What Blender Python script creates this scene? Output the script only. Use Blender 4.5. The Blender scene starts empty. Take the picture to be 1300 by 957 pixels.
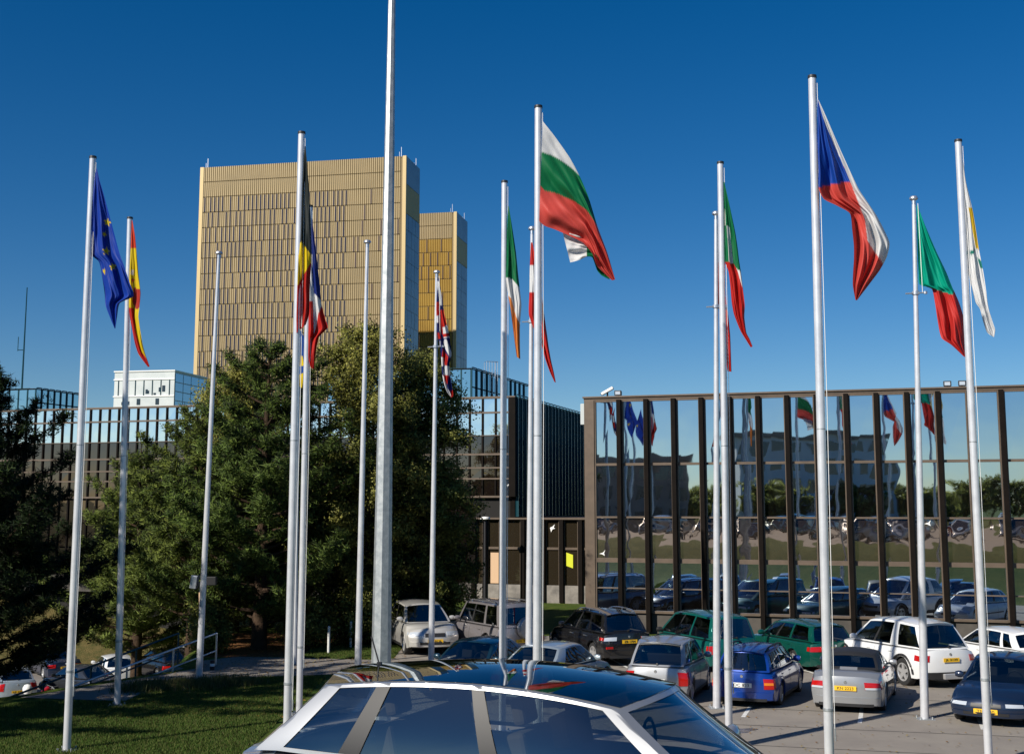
import bpy, bmesh, math, random
import numpy as np
from mathutils import Vector, Matrix
R = math.radians
rnd = random.Random(7)
scn = bpy.context.scene
COL = scn.collection

# ------------------------------------------------------------------ camera
F = 1570.0; CX, CY = 650.0, 433.5; TH = R(7.55); CAMZ = 5.0
cam_d = bpy.data.cameras.new('camera'); cam = bpy.data.objects.new('camera', cam_d); COL.objects.link(cam)
cam.location = (0, 0, CAMZ); cam.rotation_euler = (R(90) + TH, 0, 0)
cam_d.sensor_width = 36; cam_d.lens = F / 1300 * 36; cam_d.shift_y = -45 / 1300
cam_d.clip_end = 6000; cam_d.clip_start = 0.1
scn.camera = cam

def ray(px, py):
    xc = (px - CX) / F; yc = -(py - CY) / F
    return Vector((xc, math.cos(TH) - yc * math.sin(TH), math.sin(TH) + yc * math.cos(TH)))
def P(px, py, Y):                      # photo position + distance -> world
    d = ray(px, py); k = Y / d.y
    return Vector((d.x * k, Y, CAMZ + d.z * k))
def G(px, py, z=0.0):
    d = ray(px, py); k = (z - CAMZ) / d.z
    return Vector((d.x * k, d.y * k, z))

# ------------------------------------------------------------------ world and sun
SAZ = math.atan2(-0.74, -0.67); SEL = R(33)
w = bpy.data.worlds.new('World'); scn.world = w; w.use_nodes = True
nt = w.node_tree; nt.nodes.clear()
sky = nt.nodes.new('ShaderNodeTexSky'); sky.sky_type = 'NISHITA'; sky.sun_disc = False
sky.sun_elevation = SEL; sky.sun_rotation = SAZ % (2 * math.pi)
sky.altitude = 400; sky.air_density = 0.85; sky.dust_density = 0.15; sky.ozone_density = 3.0
hs = nt.nodes.new('ShaderNodeHueSaturation'); hs.inputs['Saturation'].default_value = 1.40; hs.inputs['Hue'].default_value = 0.504; hs.inputs['Value'].default_value = 1.0
bg = nt.nodes.new('ShaderNodeBackground'); bg.inputs[1].default_value = 0.059
wo = nt.nodes.new('ShaderNodeOutputWorld')
nt.links.new(sky.outputs[0], hs.inputs['Color']); nt.links.new(hs.outputs[0], bg.inputs[0]); nt.links.new(bg.outputs[0], wo.inputs[0])
sd = bpy.data.lights.new('sun', 'SUN'); sd.energy = 4.3; sd.angle = R(0.53); sd.color = (1.0, 0.93, 0.82)
so = bpy.data.objects.new('sun', sd); COL.objects.link(so); so.location = (-40, -30, 60)
sdir = Vector((math.sin(SAZ) * math.cos(SEL), math.cos(SAZ) * math.cos(SEL), math.sin(SEL)))
so.rotation_euler = sdir.to_track_quat('Z', 'Y').to_euler()
scn.view_settings.view_transform = 'Standard'; scn.view_settings.look = 'None'
scn.view_settings.exposure = 0.45; scn.view_settings.gamma = 1; scn.view_settings.use_curve_mapping = False
scn.cycles.max_bounces = 8; scn.cycles.glossy_bounces = 5; scn.cycles.diffuse_bounces = 2
scn.cycles.transparent_max_bounces = 6; scn.cycles.caustics_reflective = False; scn.cycles.caustics_refractive = False
scn.cycles.use_denoising = True; scn.cycles.sample_clamp_indirect = 4.0

# ------------------------------------------------------------------ materials
MATS = {}
def mat(name, col, rough=0.6, metal=0.0, spec=0.5, coat=0.0, noise=None, bump=None, var=0.0, scale=1.0, transl=0.0, ior=None):
    """principled material; noise=(colour2, scale, contrast), bump=(strength, scale, distance)"""
    m = bpy.data.materials.new(name); m.use_nodes = True; MATS[name] = m
    n = m.node_tree.nodes; l = m.node_tree.links; b = n['Principled BSDF']
    b.inputs['Base Color'].default_value = (*col, 1); b.inputs['Roughness'].default_value = rough
    b.inputs['Metallic'].default_value = metal; b.inputs['Specular IOR Level'].default_value = spec
    b.inputs['Coat Weight'].default_value = coat; b.inputs['Coat Roughness'].default_value = 0.04
    if ior: b.inputs['IOR'].default_value = ior
    tc = n.new('ShaderNodeNewGeometry')
    if noise:
        c2, s, lo, hi = noise
        t = n.new('ShaderNodeTexNoise'); t.inputs['Scale'].default_value = s; t.inputs['Detail'].default_value = 6
        t.inputs['Roughness'].default_value = 0.65
        l.new(tc.outputs['Position'], t.inputs['Vector'])
        r = n.new('ShaderNodeMapRange'); r.inputs[1].default_value = lo; r.inputs[2].default_value = hi
        l.new(t.outputs['Fac'], r.inputs[0])
        mx = n.new('ShaderNodeMix'); mx.data_type = 'RGBA'
        mx.inputs[6].default_value = (*col, 1); mx.inputs[7].default_value = (*c2, 1)
        l.new(r.outputs[0], mx.inputs[0]); l.new(mx.outputs[2], b.inputs['Base Color'])
    if bump:
        st, s, dist = bump
        t2 = n.new('ShaderNodeTexNoise'); t2.inputs['Scale'].default_value = s; t2.inputs['Detail'].default_value = 3
        l.new(tc.outputs['Position'], t2.inputs['Vector'])
        bp = n.new('ShaderNodeBump'); bp.inputs['Strength'].default_value = st; bp.inputs['Distance'].default_value = dist
        l.new(t2.outputs['Fac'], bp.inputs['Height']); l.new(bp.outputs[0], b.inputs['Normal'])
    return m

def attr_mat(name, rough=0.8, transl=0.3, spec=0.2, nrm=False):
    """base colour from the mesh's own 'col' attribute; thin, so part of the light passes"""
    m = bpy.data.materials.new(name); m.use_nodes = True; MATS[name] = m
    n = m.node_tree.nodes; l = m.node_tree.links; b = n['Principled BSDF']; out = n['Material Output']
    a = n.new('ShaderNodeAttribute'); a.attribute_name = 'col'
    b.inputs['Roughness'].default_value = rough; b.inputs['Specular IOR Level'].default_value = spec
    l.new(a.outputs['Color'], b.inputs['Base Color'])
    if nrm:
        an = n.new('ShaderNodeAttribute'); an.attribute_name = 'nrm'; l.new(an.outputs['Vector'], b.inputs['Normal'])
    t = n.new('ShaderNodeBsdfTranslucent'); l.new(a.outputs['Color'], t.inputs[0])
    mx = n.new('ShaderNodeMixShader'); mx.inputs[0].default_value = transl
    l.new(b.outputs[0], mx.inputs[1]); l.new(t.outputs[0], mx.inputs[2]); l.new(mx.outputs[0], out.inputs[0])
    return m

M = MATS
mat('grass_green', (0.045, 0.085, 0.014), 0.9, noise=((0.10, 0.12, 0.025), 1.2, 0.35, 0.7), bump=(0.8, 22, 0.05), spec=0.1)
mat('asphalt_lot', (0.24, 0.215, 0.19), 0.85, noise=((0.31, 0.28, 0.24), 0.9, 0.3, 0.75), bump=(0.5, 60, 0.006), spec=0.25)
mat('asphalt_path', (0.19, 0.175, 0.16), 0.85, noise=((0.26, 0.235, 0.21), 1.1, 0.3, 0.75), bump=(0.5, 60, 0.006), spec=0.25)
mat('mulch', (0.23, 0.10, 0.04), 0.95, noise=((0.10, 0.06, 0.03), 5, 0.35, 0.7), bump=(0.9, 25, 0.05), spec=0.1)
mat('dry_bank', (0.15, 0.115, 0.045), 0.95, noise=((0.055, 0.065, 0.02), 2.5, 0.35, 0.7), bump=(0.9, 15, 0.08), spec=0.1)
mat('paint_white', (0.75, 0.75, 0.72), 0.7, noise=((0.4, 0.39, 0.36), 6, 0.45, 0.75))
mat('kerb', (0.33, 0.31, 0.28), 0.85, noise=((0.22, 0.2, 0.18), 4, 0.35, 0.7))
mat('concrete', (0.30, 0.275, 0.245), 0.85, noise=((0.13, 0.12, 0.11), 1.6, 0.35, 0.7), bump=(0.3, 30, 0.01))
mat('plinth_dark', (0.09, 0.08, 0.07), 0.85, noise=((0.05, 0.045, 0.04), 1.2, 0.35, 0.7))
mat('pole_white', (0.72, 0.73, 0.76), 0.28, 0.35, noise=((0.55, 0.56, 0.6), 3, 0.4, 0.8))
mat('pole_metal', (0.62, 0.65, 0.70), 0.33, 0.75, noise=((0.45, 0.48, 0.52), 4, 0.4, 0.8))
mat('galvanised', (0.48, 0.50, 0.51), 0.45, 0.55, noise=((0.30, 0.33, 0.35), 7, 0.35, 0.65), bump=(0.15, 40, 0.003))
mat('bronze_dark', (0.006, 0.0045, 0.0035), 0.6, 0.0, 0.08, noise=((0.010, 0.007, 0.0055), 2, 0.4, 0.7))
mat('bronze_tan', (0.14, 0.103, 0.074), 0.5, 0.25, noise=((0.10, 0.075, 0.055), 2.2, 0.35, 0.7))
mat('teal_metal', (0.012, 0.065, 0.085), 0.3, 0.3)
mat('gold', (0.40, 0.305, 0.165), 0.5, 0.2, noise=((0.36, 0.275, 0.15), 0.12, 0.4, 0.65))
mat('gold_light', (0.55, 0.41, 0.20), 0.5, 0.15)
mat('gold_deep', (0.42, 0.265, 0.05), 0.5, 0.2, noise=((0.36, 0.22, 0.04), 0.12, 0.4, 0.65))
mat('gold_edge', (0.20, 0.14, 0.06), 0.6, 0.1)
mat('tower_side', (0.23, 0.25, 0.29), 0.4, 0.5, noise=((0.17, 0.19, 0.24), 0.15, 0.4, 0.6))
mat('slit', (0.025, 0.02, 0.035), 0.2, spec=0.6)
mat('slit_brown', (0.04, 0.012, 0.006), 0.4)
mat('white_clad', (0.60, 0.64, 0.64), 0.6, noise=((0.5, 0.55, 0.56), 0.2, 0.4, 0.6))
mat('interior_dark', (0.012, 0.011, 0.01), 0.9)
mat('bark', (0.07, 0.045, 0.03), 0.95, bump=(0.8, 9, 0.03), noise=((0.035, 0.025, 0.018), 6, 0.35, 0.7), spec=0.1)
mat('bark_pale', (0.22, 0.19, 0.15), 0.9, noise=((0.05, 0.04, 0.03), 4, 0.45, 0.6), spec=0.1)
mat('tyre', (0.018, 0.018, 0.018), 0.8)
mat('rim_metal', (0.62, 0.62, 0.62), 0.3, 0.6)
mat('black_plastic', (0.02, 0.02, 0.021), 0.5)
mat('chrome', (0.75, 0.76, 0.78), 0.15, 0.9)
def tinted(name, tint, lo, hi):
    m = bpy.data.materials.new(name); m.use_nodes = True; MATS[name] = m
    n = m.node_tree.nodes; l = m.node_tree.links; n.clear(); out = n.new('ShaderNodeOutputMaterial')
    t = n.new('ShaderNodeBsdfTransparent'); t.inputs[0].default_value = (*tint, 1)
    g = n.new('ShaderNodeBsdfGlossy'); g.inputs['Color'].default_value = (.9, .95, 1, 1); g.inputs['Roughness'].default_value = .02
    f = n.new('ShaderNodeFresnel'); f.inputs[0].default_value = 1.5
    r = n.new('ShaderNodeMapRange'); r.inputs[1].default_value = 0.04; r.inputs[2].default_value = 0.5; r.inputs[3].default_value = lo; r.inputs[4].default_value = hi
    mx = n.new('ShaderNodeMixShader'); l.new(f.outputs[0], r.inputs[0]); l.new(r.outputs[0], mx.inputs[0]); l.new(t.outputs[0], mx.inputs[1]); l.new(g.outputs[0], mx.inputs[2]); l.new(mx.outputs[0], out.inputs[0])
tinted('car_glass', (0.42, 0.47, 0.47), 0.16, 0.75); tinted('roof_glass', (0.06, 0.07, 0.08), 0.10, 0.62)
mat('upholstery', (0.035, 0.034, 0.035), 0.9); mat('upholstery_tan', (0.16, 0.13, 0.10), 0.9)
mat('lamp_red', (0.42, 0.008, 0.006), 0.15, coat=0.5)
mat('lamp_clear', (0.55, 0.6, 0.66), 0.12, 0.2, coat=0.5)
mat('lamp_orange', (0.7, 0.2, 0.02), 0.2, coat=0.5)
mat('plate_yellow', (0.85, 0.50, 0.02), 0.5)
mat('plate_white', (0.75, 0.76, 0.74), 0.5)
mat('plate_blue', (0.01, 0.08, 0.42), 0.5)
mat('ink', (0.012, 0.012, 0.015), 0.6)
mat('poster_yellow', (0.62, 0.66, 0.02), 0.6)
mat('curtain', (0.62, 0.42, 0.26), 0.8)
mat('sticker_white', (0.85, 0.85, 0.83), 0.5)
mat('office_white', (0.8, 0.79, 0.76), 0.8, noise=((0.72, 0.7, 0.68), 0.3, 0.4, 0.6))
mat('office_brown', (0.34, 0.26, 0.20), 0.8, noise=((0.28, 0.21, 0.16), 0.4, 0.4, 0.6))
mat('window_dark', (0.02, 0.03, 0.04), 0.1, spec=0.8)
attr_mat('cloth', 0.55, 0.30, 0.25); attr_mat('needles', 0.65, 0.3, 0.2, True); attr_mat('leaves', 0.6, 0.38, 0.25, True); attr_mat('grass_blade', 0.7, 0.3, 0.2)

def paint(name, col, metal=0.35, rough=0.3, coat=1.0):
    return mat(name, col, rough, metal, 0.5, coat)
paint('paint_silver', (0.42, 0.43, 0.44), 0.6, 0.4); paint('paint_pearl', (0.60, 0.585, 0.55), 0.35)
paint('paint_iceblue', (0.40, 0.47, 0.52), 0.45); paint('paint_white_car', (0.78, 0.79, 0.79), 0.0)
paint('paint_black', (0.010, 0.010, 0.011), 0.1, 0.25); paint('paint_teal', (0.004, 0.115, 0.10), 0.3)
paint('paint_green', (0.002, 0.075, 0.055), 0.25); paint('paint_blue', (0.004, 0.045, 0.28), 0.3)
paint('paint_navy', (0.010, 0.022, 0.055), 0.3); paint('paint_petrol', (0.008, 0.035, 0.06), 0.3)
paint('paint_taupe', (0.27, 0.25, 0.255), 0.45); paint('paint_grey', (0.36, 0.37, 0.38), 0.5)
paint('paint_red', (0.35, 0.01, 0.01), 0.1); paint('paint_anthracite', (0.03, 0.033, 0.038), 0.3)

def facade_glass(name, tint, base, refl, rough=0.015, wav=0.35, wscale=0.9):
    """coated sun glass: mirror-like sky reflection over a dark tinted pane, faintly wavy"""
    m = bpy.data.materials.new(name); m.use_nodes = True; MATS[name] = m
    n = m.node_tree.nodes; l = m.node_tree.links; n.clear()
    out = n.new('ShaderNodeOutputMaterial')
    d = n.new('ShaderNodeBsdfDiffuse'); d.inputs[0].default_value = (*base, 1)
    g = n.new('ShaderNodeBsdfGlossy'); g.inputs['Color'].default_value = (*tint, 1); g.inputs['Roughness'].default_value = rough
    mx = n.new('ShaderNodeMixShader'); mx.inputs[0].default_value = refl
    geo = n.new('ShaderNodeNewGeometry'); t = n.new('ShaderNodeTexNoise'); t.inputs['Scale'].default_value = wscale
    t.inputs['Detail'].default_value = 1.0
    bp = n.new('ShaderNodeBump'); bp.inputs['Strength'].default_value = wav; bp.inputs['Distance'].default_value = 0.012
    l.new(geo.outputs['Position'], t.inputs['Vector']); l.new(t.outputs['Fac'], bp.inputs['Height'])
    l.new(bp.outputs[0], g.inputs['Normal'])
    l.new(d.outputs[0], mx.inputs[1]); l.new(g.outputs[0], mx.inputs[2]); l.new(mx.outputs[0], out.inputs[0])
    return m
facade_glass('glass_main', (0.56, 0.66, 0.76), (0.02, 0.018, 0.016), 0.88, wav=.25)
facade_glass('glass_spandrel', (0.66, 0.58, 0.52), (0.05, 0.038, 0.03), 0.7, wav=.3, wscale=1.6)
facade_glass('glass_pale', (0.95, 0.98, 1.0), (0.16, 0.22, 0.26), 0.8, wav=0.5)
facade_glass('glass_brown', (0.22, 0.19, 0.18), (0.022, 0.015, 0.012), 0.6)
facade_glass('glass_ground', (0.5, 0.46, 0.38), (0.045, 0.035, 0.022), 0.5)
facade_glass('glass_dark', (0.42, 0.49, 0.58), (0.012, 0.014, 0.018), 0.75, wav=.8)
facade_glass('glass_teal', (0.55, 0.72, 0.78), (0.05, 0.12, 0.15), 0.7)
facade_glass('glass_far', (0.6, 0.75, 0.85), (0.06, 0.16, 0.22), 0.5)

# ------------------------------------------------------------------ mesh helpers
class MB:
    def __init__(s): s.v = []; s.f = []; s.m = []; s.c = []
    def vert(s, p): s.v.append(tuple(p)); return len(s.v) - 1
    def face(s, idx, mi=0): s.f.append(tuple(idx)); s.m.append(mi)
    def quad(s, a, b, c, d, mi=0):
        i = len(s.v); s.v += [tuple(a), tuple(b), tuple(c), tuple(d)]; s.face((i, i + 1, i + 2, i + 3), mi)
    def box(s, x0, x1, y0, y1, z0, z1, mi=0, bev=0.0, mtx=None):
        i = len(s.v)
        pts = [(x, y, z) for z in (z0, z1) for y in (y0, y1) for x in (x0, x1)]
        if mtx is not None: pts = [tuple(mtx @ Vector(p)) for p in pts]
        s.v += pts
        for q in ((0, 2, 3, 1), (4, 5, 7, 6), (0, 1, 5, 4), (2, 6, 7, 3), (0, 4, 6, 2), (1, 3, 7, 5)):
            s.face([i + k for k in q], mi)
    def tube(s, pts, rad, n=10, mi=0, cap=True):
        pts = [Vector(p) for p in pts]
        if not hasattr(rad, '__len__'): rad = [rad] * len(pts)
        rings = []
        for k, p in enumerate(pts):
            d = (pts[min(k + 1, len(pts) - 1)] - pts[max(k - 1, 0)]).normalized()
            a = d.cross(Vector((0, 0, 1))) if abs(d.z) < 0.95 else d.cross(Vector((1, 0, 0)))
            a.normalize(); b = d.cross(a)
            i = len(s.v)
            for j in range(n):
                t = 2 * math.pi * j / n; s.v.append(tuple(p + (a * math.cos(t) + b * math.sin(t)) * rad[k]))
            rings.append(i)
        for r0, r1 in zip(rings, rings[1:]):
            for j in range(n):
                s.face((r0 + j, r0 + (j + 1) % n, r1 + (j + 1) % n, r1 + j), mi)
        if cap:
            s.face([rings[0] + j for j in range(n)][::-1], mi); s.face([rings[-1] + j for j in range(n)], mi)
    def lathe(s, prof, axis='z', c=(0, 0, 0), n=24, mi=0, close=False):
        """prof: list of (radius, height along axis)"""
        rings = []
        for r_, h in prof:
            i = len(s.v)
            for j in range(n):
                t = 2 * math.pi * j / n; a, b = r_ * math.cos(t), r_ * math.sin(t)
                p = (a, b, h) if axis == 'z' else ((a, h, b) if axis == 'y' else (h, a, b))
                s.v.append((p[0] + c[0], p[1] + c[1], p[2] + c[2]))
            rings.append(i)
        pairs = list(zip(rings, rings[1:])) + ([(rings[-1], rings[0])] if close else [])
        for r0, r1 in pairs:
            for j in range(n): s.face((r0 + j, r0 + (j + 1) % n, r1 + (j + 1) % n, r1 + j), mi)
    def grid(s, fn, us, vs, mi=0, cls=None):
        i = len(s.v); nv = len(vs)
        for u in us:
            for v in vs: s.v.append(tuple(fn(u, v)))
        for a in range(len(us) - 1):
            for b in range(nv - 1):
                k = cls((us[a] + us[a + 1]) / 2, (vs[b] + vs[b + 1]) / 2) if cls else mi
                if k is None: continue
                s.face((i + a * nv + b, i + (a + 1) * nv + b, i + (a + 1) * nv + b + 1, i + a * nv + b + 1), k)
    def build(s, name, mats, parent=None, smooth=False, loc=None, weld=False, bevel=0.0, recalc=True):
        me = bpy.data.meshes.new(name)
        me.from_pydata(s.v, [], s.f)
        if not isinstance(mats, (list, tuple)): mats = [mats]
        for m in mats: me.materials.append(M[m] if isinstance(m, str) else m)
        me.polygons.foreach_set('material_index', s.m)
        if weld or recalc:
            bm = bmesh.new(); bm.from_mesh(me)
            if weld: bmesh.ops.remove_doubles(bm, verts=bm.verts, dist=0.0004)
            bmesh.ops.recalc_face_normals(bm, faces=bm.faces)
            bm.to_mesh(me); bm.free()
        if smooth:
            me.shade_smooth()
            try: me.set_sharp_from_angle(angle=R(smooth if smooth > 1 else 38))
            except Exception: pass
        o = bpy.data.objects.new(name, me); COL.objects.link(o)
        if parent: o.parent = parent
        if loc is not None: o.location = loc
        if bevel:
            b = o.modifiers.new('bevel', 'BEVEL'); b.width = bevel; b.segments = 2; b.limit_method = 'ANGLE'
        return o

def tag(o, label, cat, group=None):
    o['label'] = label; o['category'] = cat
    if group: o['group'] = group
    return o
def struct(o): o['kind'] = 'structure'; return o
def empty(name, loc, rz=0, label=None, cat=None, group=None):
    o = bpy.data.objects.new(name, None); COL.objects.link(o); o.location = loc; o.rotation_euler = (0, 0, rz)
    o.empty_display_size = 0.3
    if label: tag(o, label, cat, group)
    return o
KIDS = {}
def copy_tree(o, loc, rz, label, group=None):
    r = o.copy(); COL.objects.link(r); r.location = loc; r.rotation_euler = (0, 0, rz); r['label'] = label
    if group: r['group'] = group
    def rec(src, dst):
        for ch in [c for c in bpy.data.objects if c.parent == src]:
            c = ch.copy(); COL.objects.link(c); c.parent = dst; rec(ch, c)
    rec(o, r)
    return r
def lerp(a, b, t): return a + (b - a) * t
def sstep(a, b, x):
    t = min(1, max(0, (x - a) / (b - a))); return t * t * (3 - 2 * t)
def pl(pts, x):                         # polyline value
    if x <= pts[0][0]: return pts[0][1]
    for (a, b), (c, d) in zip(pts, pts[1:]):
        if x <= c: return lerp(b, d, (x - a) / (c - a))
    return pts[-1][1]
def pls(pts, x, e=0.16): return (pl(pts, x - e) + pl(pts, x - e / 2) + pl(pts, x) + pl(pts, x + e / 2) + pl(pts, x + e)) / 5
def text_mesh(s, height, name, m, parent, mtx, width=None):
    c = bpy.data.curves.new('txt', 'FONT'); c.body = s; c.size = 1; c.align_x = 'CENTER'; c.align_y = 'CENTER'; c.extrude = 0.004; c.resolution_u = 3
    o = bpy.data.objects.new('txt', c); COL.objects.link(o)
    dg = bpy.context.evaluated_depsgraph_get()
    me = bpy.data.meshes.new_from_object(o.evaluated_get(dg)); bpy.data.objects.remove(o); bpy.data.curves.remove(c)
    co = np.empty(len(me.vertices) * 3); me.vertices.foreach_get('co', co); co = co.reshape(-1, 3)
    hh = co[:, 1].max() - co[:, 1].min(); ww = co[:, 0].max() - co[:, 0].min()
    k = height / hh; kx = (width / ww) if width else k
    co[:, 0] -= (co[:, 0].max() + co[:, 0].min()) / 2; co[:, 1] -= (co[:, 1].max() + co[:, 1].min()) / 2
    co[:, 0] *= kx; co[:, 1] *= k; co[:, 2] *= 1
    me.vertices.foreach_set('co', co.ravel()); me.transform(mtx); me.materials.clear(); me.materials.append(M[m])
    t = bpy.data.objects.new(name, me); COL.objects.link(t); t.parent = parent
    return t

# ------------------------------------------------------------------ ground
def bound(Y): return pl([(20, -19), (30, -15.6), (34.6, -12.7), (39.5, -9.9), (44, -10.8), (60, -12), (75, -16), (120, -30)], Y)
def terrain(x, y):
    up = 2.4 * (1 - sstep(11.8, 22.0, y))
    low = -3.6 + 3.2 * sstep(68.3, 79, y)
    k = sstep(0.15, 3.0, bound(y) - x) * sstep(22, 31, y)
    return up + low * k * (1 if y > 16 else 1)
def axis(a, b, fine0, fine1, step):
    out = []; x = fine0
    while x <= fine1 + 1e-6: out.append(x); x += step
    g = step; x = fine0
    while x > a: g *= 1.6; x -= g; out.insert(0, max(x, a))
    g = step; x = fine1
    while x < b: g *= 1.6; x += g; out.append(min(x, b))
    return out
mb = MB(); mb.grid(lambda x, y: (x, y, terrain(x, y)), axis(-2500, 2500, -42, 30, 0.6), axis(-1500, 3000, -4, 84, 0.6), cls=lambda x, y: 1 if (x < -12 and 67 < y < 84) else 0)
struct(mb.build('ground', ['grass_green', 'dry_bank'], smooth=True))

def sheet(name, pts, z, m):
    me = bpy.data.meshes.new(name); me.from_pydata([(x, y, z) for x, y in pts], [], [tuple(range(len(pts)))])
    me.materials.append(M[m]); o = bpy.data.objects.new(name, me); COL.objects.link(o); struct(o)
    bm = bmesh.new(); bm.from_mesh(me); bmesh.ops.recalc_face_normals(bm, faces=bm.faces)
    for f in bm.faces:
        if f.normal.z < 0: f.normal_flip()
    bmesh.ops.triangulate(bm, faces=bm.faces); bm.to_mesh(me); bm.free()
    return o
# the lot, the path along its lawn, the lower lot, the upper road behind
g = lambda px, py, z=0: tuple(G(px, py, z))[:2]
FD = Vector((math.cos(R(-17.8)), math.sin(R(-17.8)), 0)); FN = Vector((FD.y, -FD.x, 0))     # facade direction, and its outward normal
lot = [(-5.4, 22.4), (-5.2, 38.0), (-4.6, 41.5), (-3.9, 46.5), (3.5, 48.2), (4.8, 47.2), (34, 37.4), (34, 22.4)]
sheet('parking_lot', lot, 0.012, 'asphalt_lot')
path = [(-12.1, 34.9), (-10.3, 38.0), (-9.6, 39.6), (-10.2, 41.0), (-9.2, 42.2), (-7.2, 42.0), (-5.7, 41.6), (-4.62, 41.4), (-5.2, 37.9), (-7.4, 37.4), (-9.3, 35.4), (-10.0, 32.8), (-12.9, 33.4)]
sheet('footpath', path, 0.016, 'asphalt_path')
sheet('mulch_bed', [(-10.3, 42.1), (-7.1, 42.3), (-6.4, 44), (-6.8, 50), (-11.5, 50), (-10.9, 44)], 0.008, 'mulch')
sheet('lower_parking_lot', [(-60, 38), (-18, 38), (-14.6, 46), (-15.4, 62), (-17.5, 68), (-60, 68)], -3.588, 'asphalt_path')
sheet('upper_road', [(-60, -3.0), (60, -3.0), (60, 11.4), (-60, 11.4)], 2.412, 'asphalt_lot')
sheet('upper_parking_lot', [(-60, -60), (60, -60), (60, -3.0), (-60, -3.0)], 2.412, 'asphalt_lot')
mb = MB(); 
for a, b in zip([(-3.9, 46.5), (3.5, 48.2), (4.8, 47.2)], [(3.5, 48.2), (4.8, 47.2), (34, 37.4)]):
    d = (Vector((*b, 0)) - Vector((*a, 0))); L_ = d.length; an = math.atan2(d.y, d.x)
    mb.box(0, L_, -0.02, 0.14, 0, 0.12, mtx=Matrix.Translation((a[0], a[1], 0)) @ Matrix.Rotation(an, 4, 'Z'))
struct(mb.build('kerb', 'kerb', bevel=0.015))
mb = MB()
def line(mb, a, b, wd=0.1, z=0.016):
    d = Vector((b[0] - a[0], b[1] - a[1], 0)); n_ = Vector((-d.y, d.x, 0)).normalized() * wd / 2
    A = Vector((a[0], a[1], z)); B = Vector((b[0], b[1], z)); mb.quad(A - n_, B - n_, B + n_, A + n_)
for k in range(11):
    bx = 1.8 + 2.55 * k; by = 36.6 - 0.82 * k
    line(mb, (bx, by), (bx - 1.4, by - 4.6))
for k in range(11):
    bx = -2.5 + 2.75 * k; by = 44.6 - 0.72 * k
    line(mb, (bx, by), (bx + 0.7, by - 4.4))
struct(mb.build('bay_markings', 'paint_white', recalc=False))
mat('asphalt_seam', (0.055, 0.05, 0.045), 0.7); mat('oil_stain', (0.085, 0.077, 0.07), 0.45, noise=((0.2, 0.18, 0.16), 3, 0.45, 0.6))
mb = MB(); rs_ = random.Random(3)
for k in range(9):
    y = 24.5 + 2.5 * k; x = -5.1; pts_ = []
    while x < 33: pts_.append((x, y - .26 * (x + 5) + rs_.uniform(-.02, .02))); x += 1.3
    for a, b in zip(pts_, pts_[1:]):
        if b[1] > 22.6: line(mb, a, b, .035 + rs_.uniform(0, .015), 0.0155)
struct(mb.build('road_seams', 'asphalt_seam', recalc=False))
mb = MB()
for k in range(26):
    cx_, cy_ = rs_.uniform(-2, 22), rs_.uniform(25, 40); rr_ = rs_.uniform(.12, .42); n_ = 14
    if cx_ > 5 and cy_ > 40: continue
    i = len(mb.v); ph_ = rs_.uniform(0, 6)
    for j in range(n_): a = j * 2 * math.pi / n_; q_ = rr_ * (1 + .3 * math.sin(3 * a + ph_) + rs_.uniform(-.12, .12)); mb.v.append((cx_ + q_ * math.cos(a), cy_ + .8 * q_ * math.sin(a), .0145))
    mb.face([i + j for j in range(n_)])
struct(mb.build('road_stains', 'oil_stain', recalc=False))
# verge and tufts of taller grass where the path meets the lawn
def grass_blades(name, n, fn, h, cols, seed, wd=0.012):
    rg = np.random.default_rng(seed); pts = []
    while len(pts) < n:
        p = fn(rg)
        if p is not None: pts.append(p)
    pts = np.array(pts); m_ = len(pts); a = rg.uniform(0, 6.28, m_); hh = h * rg.uniform(0.5, 1.2, m_)
    dx = np.cos(a) * wd; dy = np.sin(a) * wd; lean = rg.normal(0, 0.25, (m_, 2)) * hh[:, None]
    V = np.empty((m_, 3, 3)); V[:, 0] = pts; V[:, 1] = pts; V[:, 2] = pts
    V[:, 0, 0] -= dx; V[:, 0, 1] -= dy; V[:, 1, 0] += dx; V[:, 1, 1] += dy
    V[:, 2, 0] += lean[:, 0]; V[:, 2, 1] += lean[:, 1]; V[:, 2, 2] += hh
    c = np.array(cols)[rg.integers(0, len(cols), m_)] * rg.uniform(0.7, 1.3, (m_, 1))
    return tri_mesh(name, V.reshape(-1, 3), c, 3, 'grass_blade')
def tri_mesh(name, V, C, k, m, parent=None, N=None):
    """V: n*k vertices, polygons of k corners; C: one colour per polygon"""
    n = len(V) // k; me = bpy.data.meshes.new(name); me.vertices.add(len(V)); me.vertices.foreach_set('co', V.astype(np.float32).ravel())
    me.loops.add(len(V)); me.loops.foreach_set('vertex_index', np.arange(len(V), dtype=np.int32))
    me.polygons.add(n); me.polygons.foreach_set('loop_start', np.arange(0, len(V), k, dtype=np.int32))
    me.polygons.foreach_set('loop_total', np.full(n, k, dtype=np.int32))
    me.update(calc_edges=True); a = me.attributes.new('col', 'FLOAT_COLOR', 'POINT')
    cc = np.ones((n, k, 4), dtype=np.float32); cc[:, :, :3] = np.clip(C, 0, 1)[:, None, :]
    a.data.foreach_set('color', cc.ravel())
    if N is not None:
        an = me.attributes.new('nrm', 'FLOAT_VECTOR', 'POINT'); an.data.foreach_set('vector', np.repeat(N, k, 0).astype(np.float32).ravel())
    me.materials.append(M[m]); me.validate()
    o = bpy.data.objects.new(name, me); COL.objects.link(o)
    if parent: o.parent = parent
    return o
lawn_cols = [(0.05, 0.10, 0.015), (0.07, 0.12, 0.02), (0.09, 0.13, 0.025), (0.11, 0.12, 0.035)]
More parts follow.
